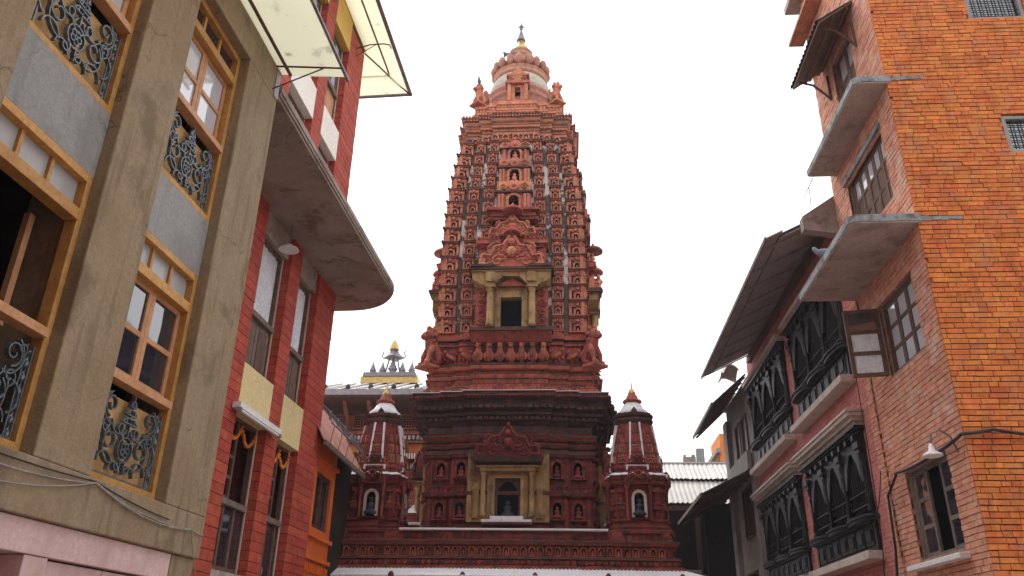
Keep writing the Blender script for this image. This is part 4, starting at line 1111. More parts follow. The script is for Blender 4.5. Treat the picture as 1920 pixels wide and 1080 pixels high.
def lion_mesh(name, mats):   # seated guardian: chest, mane, snout, forelegs, haunches, curled tail
    m = MB()
    m.smooth = True
    m.tube([(0,.10,.10),(0,.06,.22),(0,-.02,.36),(0,-.08,.48),(0,-.10,.58),(0,-.12,.66)], [.17,.18,.165,.15,.14,.10], 9)
    m.ball((0,-.14,.66), .15,.15,.15,9,6).ball((0,-.27,.62), .085,.10,.075,8,5).ball((0,-.06,.68), .19,.10,.19,9,5)
    for s in (-1,1):
        m.tube([(s*.10,-.10,.42),(s*.12,-.20,.22),(s*.12,-.22,.06),(s*.12,-.29,.03)], [.07,.055,.045,.05], 7)
        m.tube([(s*.14,.10,.22),(s*.19,-.02,.22),(s*.19,.02,.08),(s*.18,-.12,.04)], [.11,.10,.06,.05], 7)
        m.ball((s*.11,-.10,.82), .035,.03,.06,6,4).ball((s*.06,-.25,.72), .03,.03,.03,6,4)
    m.tube([(0,.2,.12),(0,.33,.2),(0,.33,.45),(0,.22,.6),(0,.27,.75),(0,.2,.82)], [.04,.045,.05,.05,.04,.02], 6)
    m.ball((0,-.16,.82), .07,.06,.08,6,4)
    for i in range(8): a = 2*PI*i/8; m.ball((.17*math.cos(a), -.09, .66+.17*math.sin(a)), .05,.06,.05,6,4)
    m.smooth = False; m.box(-.22,.22,-.34,.24,-.05,.01)
    return m.mesh(name, mats)
lion = lion_mesh('guardian_lion', ['terracotta'])
bird_fig = MB(); bird_fig.smooth = True
bird_fig.tube([(0,.02,0),(0,-.05,.10),(0,-.10,.22),(0,-.13,.32),(0,-.14,.42)], [.10,.13,.12,.09,.05], 8)
bird_fig.ball((0,-.15,.42), .085,.085,.09,8,5).tube([(0,-.2,.41),(0,-.28,.36)], [.04,.015], 5)
for s in (-1,1): bird_fig.tube([(s*.07,-.06,.26),(s*.13,-.14,.16),(s*.10,-.18,.04)], [.06,.05,.04], 6); bird_fig.ball((s*.06,-.12,.50),.025,.02,.04,5,3)
lf_me = bird_fig.mesh('lion_figure', ['terracotta'])
for a in ROT:
    c, s = math.cos(a), math.sin(a)
    for i in range(7):
        x = -.93+1.86*(i+.5)/7 if True else 0; y = -1.76-.20-.02
        inst(lf_me, 'lion_figure', ti, (x*c-y*s, x*s+y*c, 8.16), a, (.82,1,1.0))
    for sg in (-1,1):                        # relief panels with prancing beasts beside the lions
        for q, x in enumerate((1.12,1.52)):
            y = yface(x, 1.76); m = MB().box(sg*x-.19,sg*x+.19,y-.03,y+.01,8.16,8.64)
            m.smooth = True
            m.tube([(sg*(x-.13),y-.07,8.30),(sg*x,y-.09,8.37),(sg*(x+.10),y-.07,8.46)], [.06,.065,.05], 6)
            m.ball((sg*(x+.13),y-.08,8.52), .055,.05,.055,6,4)
            for lx, lz in ((-.14,8.18),(-.05,8.18),(.06,8.22),(.16,8.30)): m.tube([(sg*(x+lx*.7),y-.07,8.34),(sg*(x+lx),y-.06,lz)], [.035,.02], 5)
            m.tube([(sg*(x-.15),y-.06,8.32),(sg*(x-.18),y-.06,8.45),(sg*(x-.10),y-.06,8.55)], .02, 5)
            o = part('beast_relief', m, ['terracotta'], ti); o.rotation_euler = (0,0,a)
for sx, sy, a in ((-1,-1,-PI/4),(1,-1,PI/4),(1,1,3*PI/4),(-1,1,-3*PI/4)):
    inst(lion, 'guardian_lion', T, (sx*1.92,sy*1.92,8.10), a, (1.05,1.1,1.18))

# ---- tower
WZ = [(9.0,1.90),(10.0,1.92),(11.0,1.905),(12.0,1.875),(12.87,1.825),(13.6,1.735),(14.3,1.64),(14.87,1.55),(15.2,1.50)]
def wz(z):
    if z <= WZ[0][0]: return WZ[0][1]
    for (a, wa), (b, wb) in zip(WZ, WZ[1:]):
        if z <= b: return wa+(wb-wa)*(z-a)/(b-a)
    return WZ[-1][1]
TS = ((.715,.05),(.485,.05),(.25,.06))
DEP = .17
m = MB().sweep([(9.0+6.2*i/24, wz(9.0+6.2*i/24)-DEP) for i in range(25)], lambda w: plan(w, TS))
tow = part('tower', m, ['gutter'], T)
def cell_mesh(name, edge=False):
    """one miniature shrine: unit width and height, depth 1 outwards (-y)"""
    m = MB()
    m.mat(0).box(-.48,.48,-.42,.05,.0,.88)
    m.box(-.49,.49,-.80,-.41,0,.06)
    for s in (-1,1):
        m.box(s*.41-.07,s*.41+.07,-.80,-.41,.06,.60); m.box(s*.41-.085,s*.41+.085,-.88,-.41,.54,.60)
        m.mat(1).box(s*.29-.05,s*.29+.05,-.46,-.41,.06,.52).mat(0)
        m.prism([(s*.31+.11*math.cos(q*PI/3), .74+.095*math.sin(q*PI/3)) for q in range(6)], 'y', -.62, -.41)
    m.mat(1).box(-.34,.34,-.66,-.41,.52,.565).mat(0)
    m.prism([(-.22,.60),(.22,.60),(.20,.78),(0,.90),(-.20,.78)], 'y', -.60, -.41)
    m.mat(1).prism([(.145*math.cos(q*PI/4), .73+.135*math.sin(q*PI/4)) for q in range(8)], 'y', -.63, -.59)
    m.mat(0).prism([(.105*math.cos(q*PI/4), .73+.10*math.sin(q*PI/4)) for q in range(8)], 'y', -.80, -.62)
    inn = [(.13*math.cos(PI*i/6), .29+.13*math.sin(PI*i/6)) for i in range(7)]; out = [(.225*math.cos(PI*i/6), .29+.22*math.sin(PI*i/6)) for i in range(7)]
    for i in range(6): m.prism([inn[i],inn[i+1],out[i+1],out[i]], 'y', -.74, -.41)
    m.box(.13,.225,-.74,-.41,.06,.29).box(-.225,-.13,-.74,-.41,.06,.29)
    m.mat(2).prism([(.13,.06)]+inn+[(-.13,.06)], 'y', -.425, -.41)
    m.mat(0).taper(-.085,.085,-.60,-.43,.06,.20,.6).taper(-.045,.045,-.58,-.46,.20,.30,.6)
    m.mat(0).box(-.50,.50,-.84,.05,.88,.925); m.mat(1).box(-.53,.53,-.98,.05,.925,1.0)
    for s in (-1,1): m.mat(1).taper(s*.49-.05,s*.49+.05,-1.06,-.90,.97,1.10,.4)
    if edge:
        m.mat(0).box(.48,.60,-.62,.05,0,.9)
    return m.mesh(name, ['terracotta_bright','grime_shade','black_void'])
cells = [cell_mesh('shrine_cell') for _ in range(1)]
NR = 14
zs = [9.03]
for i in range(NR): zs.append(zs[-1]+(.455-.0030*i))
sc_ = (14.93-9.03)/(zs[-1]-9.03); zs = [9.03+(z-9.03)*sc_ for z in zs]
COLS = [(.865,.24,0),(.605,.158,.05),(.375,.158,.10)]
for a in ROT:
    c, s = math.cos(a), math.sin(a)
    for r in range(NR):
        z = zs[r]; h = zs[r+1]-z; w = wz(z)
        for f, wd, st in COLS:
            if f < .4 and z < 11.15: continue
            for sg in (-1,1):
                x = sg*f*w; y = -(w-DEP)-st
                lean = math.atan2(wz(z)-wz(z+h), h)
                o = inst(cells[0], 'shrine_cell', tow, (x*c-y*s, x*s+y*c, z), a, (wd*w*.99, DEP*1.0, h*.985))
    # limewashed gutters between the columns of shrines
    for f in (.715,.49,.255):
        for sg in (-1,1):
            m = MB()
            for r in range(NR):
                z0, z1 = zs[r], zs[r+1]
                if f < .3 and z0 < 11.1: continue
                w0, w1 = wz(z0), wz(z1); st = {.715:.03,.49:.08,.255:.13}[f]
                hw = .062
                y0, y1 = -(w0-DEP)-st, -(w1-DEP)-st
                x0, x1 = sg*f*w0, sg*f*w1
                m.hexa([(x0-hw,y0-.025,z0),(x0+hw,y0-.025,z0),(x0+hw,y0+.06,z0),(x0-hw,y0+.06,z0),(x1-hw,y1-.025,z1),(x1+hw,y1-.025,z1),(x1+hw,y1+.06,z1),(x1-hw,y1+.06,z1)])
            o = part('drain_channel', m, ['gutter'], tow); o.rotation_euler = (0,0,a)
# ---- great window portal of the tower
def tower_portal(a):
    y = -2.06 if a == 0 else -1.86
    m = MB()
    holed(m, -.50,.50,9.03,10.30,[(-.27,.27,9.03,9.83)], y-.10, y+.30, 'y')
    p = part('portal', m, ['tan_stone'], T)
    part('dark_opening', MB().box(-.27,.27,y+.05,y+.08,9.03,9.83), ['black_void'], p)
    m = holed(MB(), -.40,.40,9.03,9.97,[(-.27,.27,9.03,9.83)], y-.16, y-.10, 'y'); holed(m, -.33,.33,9.03,9.90,[(-.26,.26,9.03,9.82)], y-.20, y-.16, 'y')
    part('window_frame', m, ['tan_stone'], p)
    for s in (-1,1):
        m = MB(); m.smooth = True; m.lathe([(.10,9.03),(.10,9.10),(.085,9.12),(.085,9.8),(.075,9.95),(.10,10.0),(.11,10.04)], (s*.52,y-.24,0), 10)
        m.smooth = False; m.box(s*.52-.14,s*.52+.14,y-.36,y-.10,10.04,10.10)
        part('column', m, ['tan_stone'], p)
        m = MB().box(s*.76-.15,s*.76+.15,y-.06,y+.25,9.03,10.12)
        for i in range(4): spiral2(m, s*.76, 9.2+i*.26, .11, 1.4, PI/2*(i%2), s*(1 if i%2 else -1), y-.09, .03)
        part('scroll_panel', m, ['terracotta'], p)
    m = MB()      # bracketed lintel, deepest at the columns
    o = [(-.98,10.46),(-.98,10.30),(-.90,10.22),(-.70,10.11),(-.42,10.11),(-.30,10.24),(-.20,10.34),(.20,10.34),(.30,10.24),(.42,10.11),(.70,10.11),(.90,10.22),(.98,10.30),(.98,10.46)]
    m.prism(o, 'y', y-.34, y+.2); m.box(-.62,-.40,y-.40,y-.33,10.18,10.44).box(.40,.62,y-.40,y-.33,10.18,10.44).box(-1.0,1.0,y-.38,y+.2,10.46,10.50)
    part('lintel', m, ['tan_stone'], p)
    m = MB().prism([(-.34,10.12),(.34,10.12),(0,10.36)], 'y', y-.22, y+.1); part('lintel_arch', m, ['terracotta'], p)
    m = MB().box(-1.06,1.06,y-.42,y+.2,10.501,10.57).box(-1.02,-.45,y-.46,y-.1,10.571,10.63).box(.45,1.02,y-.46,y-.1,10.571,10.63)
    part('ledge', m, ['grime_shade'], p)
    part('torana', torana(1.62,.92,.34,y-.10,10.60), ['terracotta_bright'], p)
    for s in (-1,1):
        m = MB(); buddha(m, (s*.72,y-.32,10.60), .34, 1.0); part('attendant_figure', m, ['terracotta_bright'], p)
    m = MB()      # fan shell in the crest
    for i in range(9): q = PI*i/8; m.tube([(.05*math.cos(q),y-.46,10.92+.05*math.sin(q)),(.20*math.cos(q),y-.42,10.92+.20*math.sin(q))], .022, 4)
    part('shell_fan', m, ['terracotta_bright'], p)
    m = MB().box(-.92,-.30,y-.28,y+.3,11.30,11.42).box(.30,.92,y-.28,y+.3,11.30,11.42).box(-.86,.86,y-.12,y+.3,10.63,11.55).box(-.80,.80,y-.20,y+.3,11.22,11.295)
    for i in range(6):
        for s in (-1,1): x = s*(.36+.1*i); m.tube([(x,y-.32,11.44),(x,y-.02,11.50)], .035, 6)
    part('flank_roof', m, ['terracotta'], p)
    def parasol(z, r, yy):
        q = MB(); q.smooth = True; q.lathe([(.02,z-.03),(r,z-.03),(r,z+.02),(r*.8,z+.08),(r*.35,z+.14),(.04,z+.2),(.02,z+.26)], (0,yy,0), 14); part('parasol', q, ['terracotta'], p)
    parasol(11.55, .21, y-.34)
    part('torana', torana(1.22,.60,.22,y-.06,11.55), ['terracotta_bright'], p)
    parasol(12.22, .28, y-.28)
    m = MB().box(-.66,.66,y-.06,y+.3,12.12,12.2).box(-.60,.60,y-.1,y+.3,12.2,12.34).box(-.70,.70,y-.2,y+.35,12.34,12.41)
    part('ledge', m, ['terracotta','grime_shade'], p)
    # three stacked niches climbing the tower
    for k, (z0, h, hw) in enumerate(((12.41,.95,.46),(13.36,.78,.42),(14.14,.62,.38))):
        yy = -wz(z0+h*.5)-.10
        m = holed(MB(), -hw,hw,z0,z0+h*.62,[(-.135,.135,z0+.04,z0+.40*h)], yy-.06, yy+.3, 'y')
        n = part('stacked_niche', m, ['terracotta_bright'], p)
        part('niche_dark', MB().box(-.135,.135,yy+.02,yy+.04,z0,z0+h*.6), ['black_void'], p)
        m = MB()
        inn = [(.135*math.cos(PI*i/8), z0+.40*h+.12*math.sin(PI*i/8)) for i in range(9)]; out = [(.20*math.cos(PI*i/8), z0+.40*h+.19*math.sin(PI*i/8)) for i in range(9)]
        for i in range(8): m.prism([inn[i],inn[i+1],out[i+1],out[i]], 'y', yy-.12, yy-.05)
        m.box(.135,.20,yy-.12,yy-.05,z0,z0+.40*h).box(-.20,-.135,yy-.12,yy-.05,z0,z0+.40*h)
        part('niche_arch', m, ['terracotta_bright'], p)
        # cut-out of the round head is read against the dark plate
        part('niche_head', MB().prism([(.133*math.cos(PI*i/8), z0+.40*h+.118*math.sin(PI*i/8)) for i in range(9)], 'y', yy-.066, yy-.055), ['black_void'], p)
        if k > 0: m = MB(); buddha(m, (0,yy-.06,z0+.03), .30, .6); part('niche_figure', m, ['terracotta_bright'], p)
        for s in (-1,1):
            m = MB(); m.smooth = True
            for xx in ((.30,.38) if k < 2 else (.29,)): m.lathe([(.045,z0),(.04,z0+.08),(.038,z0+h*.5),(.05,z0+h*.56)], (s*xx,yy-.09,0), 8)
            part('niche_column', m, ['terracotta_bright'], p)
        m = MB().box(-hw-.05,hw+.05,yy-.16,yy+.3,z0+h*.60,z0+h*.66)
        part('niche_ledge', m, ['grime_shade'], p)
        m = MB().box(-hw,hw,yy-.08,yy+.3,z0+h*.66,z0+h)
        for s in (-1,1): spiral2(m, s*.28, z0+h*.83, .10, 1.5, 0, s, yy-.11, .03)
        part('niche_attic', m, ['terracotta_bright'], p)
        m = MB(); zz = z0+h*.84
        m.smooth = True; m.lathe([(.01,.0),(.15,.0),(.16,.03),(.13,.06),(.09,.05),(.06,.05),(.05,.09),(.01,.11)], (0,yy-.08,zz), 14, axis='y')
        m.ball((0,yy-.12,zz+.19), .05,.05,.06,6,4)
        part('lotus_disc', m, ['terracotta_bright'], p)
    m = MB().box(-1.03,1.03,y-.22,y+.3,8.94,9.03); part('portal_sill', m, ['grime_shade'], p)
    m = MB().hexa([(-.98,y-.02,8.70),(.98,y-.02,8.70),(.98,y+.3,8.70),(-.98,y+.3,8.70),(-1.0,y-.16,8.94),(1.0,y-.16,8.94),(1.0,y+.3,8.94),(-1.0,y+.3,8.94)])
    part('sill_band', m, ['terracotta'], p)
    p.rotation_euler = (0,0,a)
for a in ROT: tower_portal(a)
# ---- top cornice and attic
m = MB().sweep([(14.92,1.44),(15.0,1.46),(15.04,1.40),(15.12,1.40),(15.16,1.44),(15.22,1.45),(15.24,1.40),(15.36,1.41),(15.40,1.46),(15.46,1.47),(15.47,1.43),(15.54,1.44),(15.58,1.50),(15.66,1.53),(15.68,1.49),(15.74,1.49),(15.77,1.55),(15.83,1.56),(15.85,1.3)], plan)
tc = part('top_cornice', m, ['terracotta_bright'], T)
for z0, z1, w in ((15.0,15.04,1.47),(15.22,15.245,1.46),(15.455,15.475,1.475),(15.655,15.685,1.535),(15.765,15.785,1.555)):  # ledge undersides' shade painted as dark lines
    part('dark_course', MB().sweep([(z0,w-.1),(z0+.001,w),(z1-.001,w),(z1,w-.1)], plan), ['grime_shade'], tc)
for z0, z1, w in ((15.12,15.16,1.43),(15.36,15.40,1.45),(15.70,15.75,1.52),(15.80,15.86,1.56)):
    part('dentil_row', dentils(z0,z1,w,.085,.04), ['terracotta_bright'], tc, stuff=True)
cn = niche_mesh(.2,.2,.05,'attic_niche',['terracotta_bright','grime_shade'])
for a in ROT:
    c, s = math.cos(a), math.sin(a)
    for i in range(9):
        x = -1.3+2.6*(i+.5)/9; y = yface(x, 1.44); inst(cn, 'attic_niche', tc, (x*c-y*s, x*s+y*c, 14.95), a, (1,1,.85))
m = MB().sweep([(15.84,1.30),(15.92,1.30),(15.94,1.24),(16.12,1.22),(16.14,1.26),(16.20,1.26),(16.22,1.20),(16.32,1.20),(16.35,1.25),(16.42,1.25),(16.44,1.19),(16.52,1.19)], plan)
at = part('attic', m, ['terracotta_bright'], T)
part('scallop_row', dentils(15.96,16.10,1.23,.13,.05,P3,True), ['terracotta_bright'], at, stuff=True)
part('dentil_row', dentils(16.22,16.31,1.21,.09,.04), ['terracotta_bright'], at, stuff=True)
lion2 = lion_mesh('rooftop_lion', ['terracotta_bright'])
for sx, sy, a in ((-1,-1,-PI/4),(1,-1,PI/4),(1,1,3*PI/4),(-1,1,-3*PI/4)):
    inst(lion2, 'rooftop_lion', T, (sx*1.10,sy*1.10,16.55), a, (.85,.85,.85))
# ---- dome and finial
d = MB(); d.smooth = True
d.lathe([(1.12,16.5),(1.14,16.62),(1.08,16.66),(1.10,16.8),(1.14,16.86),(1.04,16.9),(1.06,17.05),(1.10,17.10),(1.10,17.16),(1.02,17.20),(1.02,17.34),(1.06,17.38),(1.06,17.44),(.99,17.48),(.99,17.54),(.95,17.56)], (0,0,0), 40)
part('dome_base', d, ['terracotta_pale'], T)
d = MB(); d.smooth = True
d.lathe([(.97,17.50),(.965,17.65),(.92,17.88),(.86,18.02),(.78,18.12)], (0,0,0), 40); part('dome', d, ['dome_plaster'], T)
d = MB(); d.smooth = True
d.lathe([(.74,18.08),(.84,18.14),(.86,18.2),(.80,18.24),(.82,18.32),(.86,18.36),(.78,18.40),(.72,18.46)], (0,0,0), 40); part('dome_ring', d, ['terracotta_pale'], T)
pm = MB().ball((0,0,0), .125,.115,.20,10,7).mesh('lotus_petal', ['terracotta_pale'])
for i in range(18):
    a = 2*PI*(i+.5)/18
    inst(pm, 'lotus_petal', T, (.83*math.cos(a), .83*math.sin(a), 18.58), a)
d = MB(); d.smooth = True
d.lathe([(.70,18.4),(.70,18.72),(.58,18.82),(.46,18.86),(.47,18.93),(.42,18.96),(.41,19.10),(.44,19.13),(.45,19.19),(.37,19.22),(.35,19.34),(.38,19.37),(.38,19.42),(.30,19.45)], (0,0,0), 28); part('spire_neck', d, ['terracotta_pale'], T)
d = MB(); d.smooth = True
d.lathe([(.29,19.44),(.28,19.52),(.24,19.64),(.17,19.72),(.13,19.76),(.12,19.96)], (0,0,0), 24); part('gilded_cap', d, ['gold'], T)
d = MB(); d.smooth = True
d.lathe([(.15,19.95),(.15,19.98),(.115,20.1),(.06,20.3),(.035,20.4),(.02,20.45)], (0,0,0), 16); part('spire_cone', d, ['bronze_grey'], T)
d = MB()
d.lathe([(.015,20.42),(.06,20.47),(.03,20.51),(.075,20.57),(.045,20.64),(.02,20.70),(.006,20.84)], (0,0,0), 8)
for s in (-1,1): d.tube([(s*.03,0,20.62),(s*.09,0,20.54),(s*.12,0,20.44)], [.022,.018,.008], 5)
part('finial', d, ['bronze_grey'], T)
# dormer shrine on the dome
for a in ROT:
    y = -1.12
    m = holed(MB(), -.26,.26,16.60,17.25,[(-.085,.085,16.70,17.12)], y-.12, y+.3, 'y'); dm = part('dormer', m, ['terracotta_bright'], T)
    part('dark_opening', MB().box(-.085,.085,y+.05,y+.07,16.70,17.12), ['black_void'], dm)
    for x in (-.30,.20): part('dormer_column', MB().box(x,x+.10,y-.20,y-.02,16.60,17.20), ['terracotta_bright'], dm)
    m = MB().box(-.36,.36,y-.24,y+.3,17.20,17.28).prism([(-.36,17.28),(.36,17.28),(.2,17.44),(0,17.56),(-.2,17.44)], 'y', y-.2, y+.3).box(-.34,.34,y-.12,y+.4,17.56,17.63).prism([(-.30,17.63),(.30,17.63),(.14,17.76),(0,17.90),(-.14,17.76)], 'y', y-.08, y+.4)
    m.ball((0,y,17.92), .06,.06,.08,6,4); spiral2(m, -.2, 17.36, .08, 1.3, 0, 1, y-.22, .025); spiral2(m, .2, 17.36, .08, 1.3, PI, -1, y-.22, .025)
    part('dormer_roof', m, ['terracotta_bright'], dm); dm.rotation_euler = (0,0,a)
# loudspeaker horn tied below the spire, pigeons on the cornice
hs = MB(); hs.smooth = True; hs.lathe([(.025,0),(.03,.2),(.05,.26),(.11,.36),(.10,.36),(.03,.25)], (0,0,0), 12, axis='x')
ho = part('loudspeaker_horn', hs, ['bronze_grey']); ho.location = (TX-.15,TY-.62,18.98); ho.rotation_euler = (0,math.radians(12),PI); tag(ho, 'small grey loudspeaker horn beside the temple spire neck', 'loudspeaker')
for lx, ly, lz, hh, lab in ((-1.16,-1.2,17.30,-1,'dark pigeon perched on the left rooftop lion of the temple'),(-.93,-1.02,16.80,1,'dark pigeon sitting at the left foot of the temple dome')):
    b = MB(); b.smooth = True; bird(b, TX+lx, TY+ly, lz, .9, hh); tag(part('pigeon', b, ['feather_grey']), lab, 'pigeon')

# ---- corner shrines on the terrace
def shrine(x, y, label):
    fr = Matrix.Translation((TX+x,TY+y,0))
    s = thing('corner_shrine', label, 'shrine', fr, (0,0,4.02), 'small corner shrines of the temple terrace')
    SP = ((.62,.05),(.34,.03)); sp = lambda w: plan(w, SP)
    m = MB().sweep([(4.0,.66),(4.06,.66),(4.08,.60),(4.14,.62),(4.16,.56),(4.22,.54),(4.26,.58),(4.30,.58),(4.31,.48),(5.0,.48),(5.02,.54),(5.08,.56),(5.10,.52),(5.14,.56),(5.20,.58)], sp)
    body = part('body', m, ['terracotta_deep'], s)
    part('white_eave', MB().sweep([(5.20,.60),(5.215,.60),(5.28,.47),(5.281,.47)], sp), ['limewash'], s)
    m = MB().sweep([(5.27,.48),(5.34,.46),(5.36,.50),(5.40,.50),(5.42,.46),(5.48,.44),(5.50,.40)], sp); part('upper_base', m, ['terracotta_deep'], s)
    m = MB()
    for a in ROT:
        c, q = math.cos(a), math.sin(a); b = MB().box(-.24,.24,-.56,-.40,5.40,5.43).box(-.24,-.20,-.57,-.44,5.33,5.43).box(.20,.24,-.57,-.44,5.33,5.43)
        m.add(b, lambda X,Y,Z: (X*c-Y*q, X*q+Y*c, Z))
    part('white_sill', m, ['limewash'], s)
    m = MB().sweep([(5.48,.43),(5.8,.41),(6.1,.365),(6.42,.295)], sp); tw = part('spire_tower', m, ['terracotta_deep'], s)
    for a in ROT:
        c, q = math.cos(a), math.sin(a)
        for r in range(4):
            z0 = 5.49+r*.23; w = .435-.035*r-.006*r*r
            for k in (-1,0,1):
                xx = k*w*.66; yy = -w+.02-(.075 if k == 0 else .02)
                inst(cells[0], 'spire_cell', tw, (xx*c-yy*q, xx*q+yy*c, z0), a, (w*.52,.055,.215))
        for k in (-1,1):
            m = MB().hexa([(k*.145-.017,-.56,5.48),(k*.145+.017,-.56,5.48),(k*.145+.017,-.40,5.48),(k*.145-.017,-.40,5.48),(k*.10-.018,-.42,6.40),(k*.10+.018,-.42,6.40),(k*.10+.018,-.28,6.40),(k*.10-.018,-.28,6.40)])
            o = part('white_gutter', m, ['limewash'], tw); o.rotation_euler = (0,0,a)
        # arched image niche framed by posts, crest above
        y0 = -.48-.08
        m = MB()
        for k in (-1,1): m.smooth = True; m.lathe([(.045,4.31),(.035,4.36),(.033,4.85),(.05,4.93),(.055,5.0)], (k*.24,y0-.05,0), 8)
        m.smooth = False; m.box(-.28,.28,y0-.10,y0+.02,4.26,4.31)
        o = part('niche_post', m, ['terracotta_deep'], body); o.rotation_euler = (0,0,a)
        m = MB(); inn = [(.10*math.cos(PI*i/8), 4.72+.12*math.sin(PI*i/8)) for i in range(9)]; out = [(.155*math.cos(PI*i/8), 4.72+.18*math.sin(PI*i/8)) for i in range(9)]
        for i in range(8): m.prism([inn[i],inn[i+1],out[i+1],out[i]], 'y', y0-.06, y0+.01)
        m.box(.10,.155,y0-.06,y0+.01,4.34,4.72).box(-.155,-.10,y0-.06,y0+.01,4.34,4.72)
        o = part('niche_arch', m, ['cornice_cream'], body); o.rotation_euler = (0,0,a)
        m = MB().prism([(.10,4.34)]+inn+[(-.10,4.34)], 'y', y0-.008, y0+.005)
        o = part('niche_back', m, ['black_void'], body); o.rotation_euler = (0,0,a)
        m = MB(); buddha(m, (0,y0-.04,4.36), .36, .5); o = part('niche_image', m, ['statue'], body); o.rotation_euler = (0,0,a)
        o = part('crest', torana(.56,.36,.12,y0-.04,5.0), ['terracotta_deep'], body); o.rotation_euler = (0,0,a)
        o = part('crest', torana(.34,.26,.08,-.50,5.46), ['terracotta_deep'], tw); o.rotation_euler = (0,0,a)
        for k in (-1,1):
            m = MB().box(k*.37-.04,k*.37+.04,-.52,-.46,4.36,4.92).box(k*.37-.07,k*.37+.07,-.57,-.46,4.86,4.93).taper(k*.37-.07,k*.37+.07,-.58,-.47,4.50,4.58,1.2); buddha(m, (k*.37,-.53,4.58), .24, .6)
            o = part('side_figure', m, ['terracotta_deep'], body); o.rotation_euler = (0,0,a)
    m = MB().sweep([(6.40,.31),(6.46,.35),(6.50,.35),(6.52,.31),(6.56,.35),(6.62,.36),(6.63,.30)], sp); part('spire_cornice', m, ['grime_shade'], s)
    d = MB(); d.smooth = True; d.lathe([(.37,6.62),(.36,6.70),(.27,6.78),(.21,6.88),(.15,6.94)], (0,0,0), 12); part('white_cap', d, ['limewash'], s)
    part('cap_crest', MB().prism([(-.07,6.60),(.07,6.60),(.06,6.68),(0,6.75),(-.06,6.68)], 'y', -.40, -.30), ['grime_shade'], s)
    d = MB(); d.smooth = True; d.lathe([(.14,6.92),(.19,6.95),(.20,6.98),(.14,7.02),(.13,7.08),(.09,7.14)], (0,0,0), 16)
    for i in range(12): q = 2*PI*i/12; d.ball((.175*math.cos(q),.175*math.sin(q),6.97), .045,.045,.045,6,4)
    part('lotus_crown', d, ['terracotta'], s)
    d = MB(); d.smooth = True; d.lathe([(.09,7.13),(.085,7.18),(.06,7.24),(.025,7.28),(.02,7.33),(.012,7.40),(.004,7.50)], (0,0,0), 12); part('gilded_finial', d, ['gold'], s)
shrine(-2.82,-2.74,'small dark red corner shrine with white gutters, front left of the tower')
shrine(2.82,-2.74,'small dark red corner shrine with white gutters, front right of the tower')
shrine(2.74,2.74,'rear corner shrine half hidden behind the tower on the right')
shrine(-2.74,2.74,'rear corner shrine almost hidden behind the front left shrine')
# votive lamps row / small white-topped stupas in the gap beside the block
for i, (x, y, z, k) in enumerate(((-2.45,-.6,4.02,1.0),(-2.55,.3,4.02,1.25),(-2.4,1.1,4.02,1.5),(2.45,-.6,4.02,1.0),(2.5,.5,4.02,1.3))):
    m = MB().box(-.26,.26,-.26,.26,0,.28).box(-.20,.20,-.20,.20,.28,.5); 
    m.mat(1).box(-.30,.30,-.30,.30,.501,.56).mat(0).taper(-.2,.2,-.2,.2,.561,.8,.6); m.mat(1).taper(-.14,.14,-.14,.14,.801,.93,.3)
    m.xf(lambda X,Y,Z: (X,Y,Z*k)); o = part('votive_stupa', m, ['terracotta_deep','limewash']); o.location = (TX+x,TY+y,z)
    side = 'left' if x < 0 else 'right'; pos = ['nearest', 'middle', 'rearmost', 'nearest', 'rearmost'][i]
    tag(o, f'white-capped votive stupa in the gap {side} of the main block, {pos} one', 'stupa', 'votive stupas beside the main block')

# ---------------------------------------------------------------- orange house behind the red building
OX, OY0, OY1 = -4.62, 14.2, 15.95
D = thing('orange_house', 'bright orange painted house with a red tin roof behind the red building', 'house', None, (-5.5,15,0))
oh = [(14.75,15.75,3.75,4.75)]
part('wall', holed(MB(), OY0, OY1, 0, 5.3, oh, OX-.25, OX, 'x'), ['orange_paint'], D)
part('rear_wall', MB().box(-8,OX-.3,15.6,OY1,0,5.3), ['orange_paint'], D)
for z in (3.18,3.56,4.95): part('moulding', MB().box(OX,OX+.06,OY0,OY1+.05,z,z+.07), ['orange_paint'], D)
for i in range(14): y = OY0+.06+i*.125; part('moulding_block', MB().box(OX,OX+.04,y,y+.06,2.98,3.12), ['orange_paint'], D)
m = MB().box(OX-.12,OX-.04,14.75,14.82,3.75,4.75).box(OX-.12,OX-.04,15.68,15.75,3.75,4.75).box(OX-.12,OX-.04,14.82,15.68,4.68,4.75).box(OX-.12,OX-.04,14.82,15.68,3.75,3.82).box(OX-.12,OX-.05,15.2,15.28,3.82,4.68)
w = part('window', m, ['wood_dark'], D); part('pane', MB().box(OX-.10,OX-.09,14.82,15.68,3.82,4.68), ['glass'], w)
part('dark_room', MB().box(OX-.3,OX-.26,14.5,15.95,3.5,5.0), ['black_void'], w)
# lean-to roof towards the temple court
rz = lambda t: 6.15-1.05*t
sh = 5
r0 = None
for i in range(sh):
    y0 = 13.9+i*.6; y1 = y0+.61
    m = MB(); n = 14; vs, fs = [], []
    for k in range(n+1):
        y = y0+(y1-y0)*k/n; d = .012*math.sin(k*PI/2)
        vs += [(OX-.30,y,rz(0)+d),(OX+.33,y,rz(1)+d)]
    for k in range(n): fs.append((2*k,2*k+2,2*k+3,2*k+1))
    m._add(vs, fs); o = part('roof_sheet', m, ['tin_red'], D); o.modifiers.new('s','SOLIDIFY').thickness = .005
part('roof_fascia', MB().box(OX+.31,OX+.36,13.9,16.9,5.02,5.11), ['wood_grey'], D)
for i in range(8): part('rafter', MB().tube([(OX,14+i*.44,5.55),(OX+.29,14+i*.44,5.06)], .025, 4), ['wood_dark'], D)
for x_, z_ in ((OX+.42,5.42),(OX+.12,5.85)): part('iron_rail', MB().tube([(x_,13.9,z_),(x_,16.9,z_)], .012), ['iron'], D)
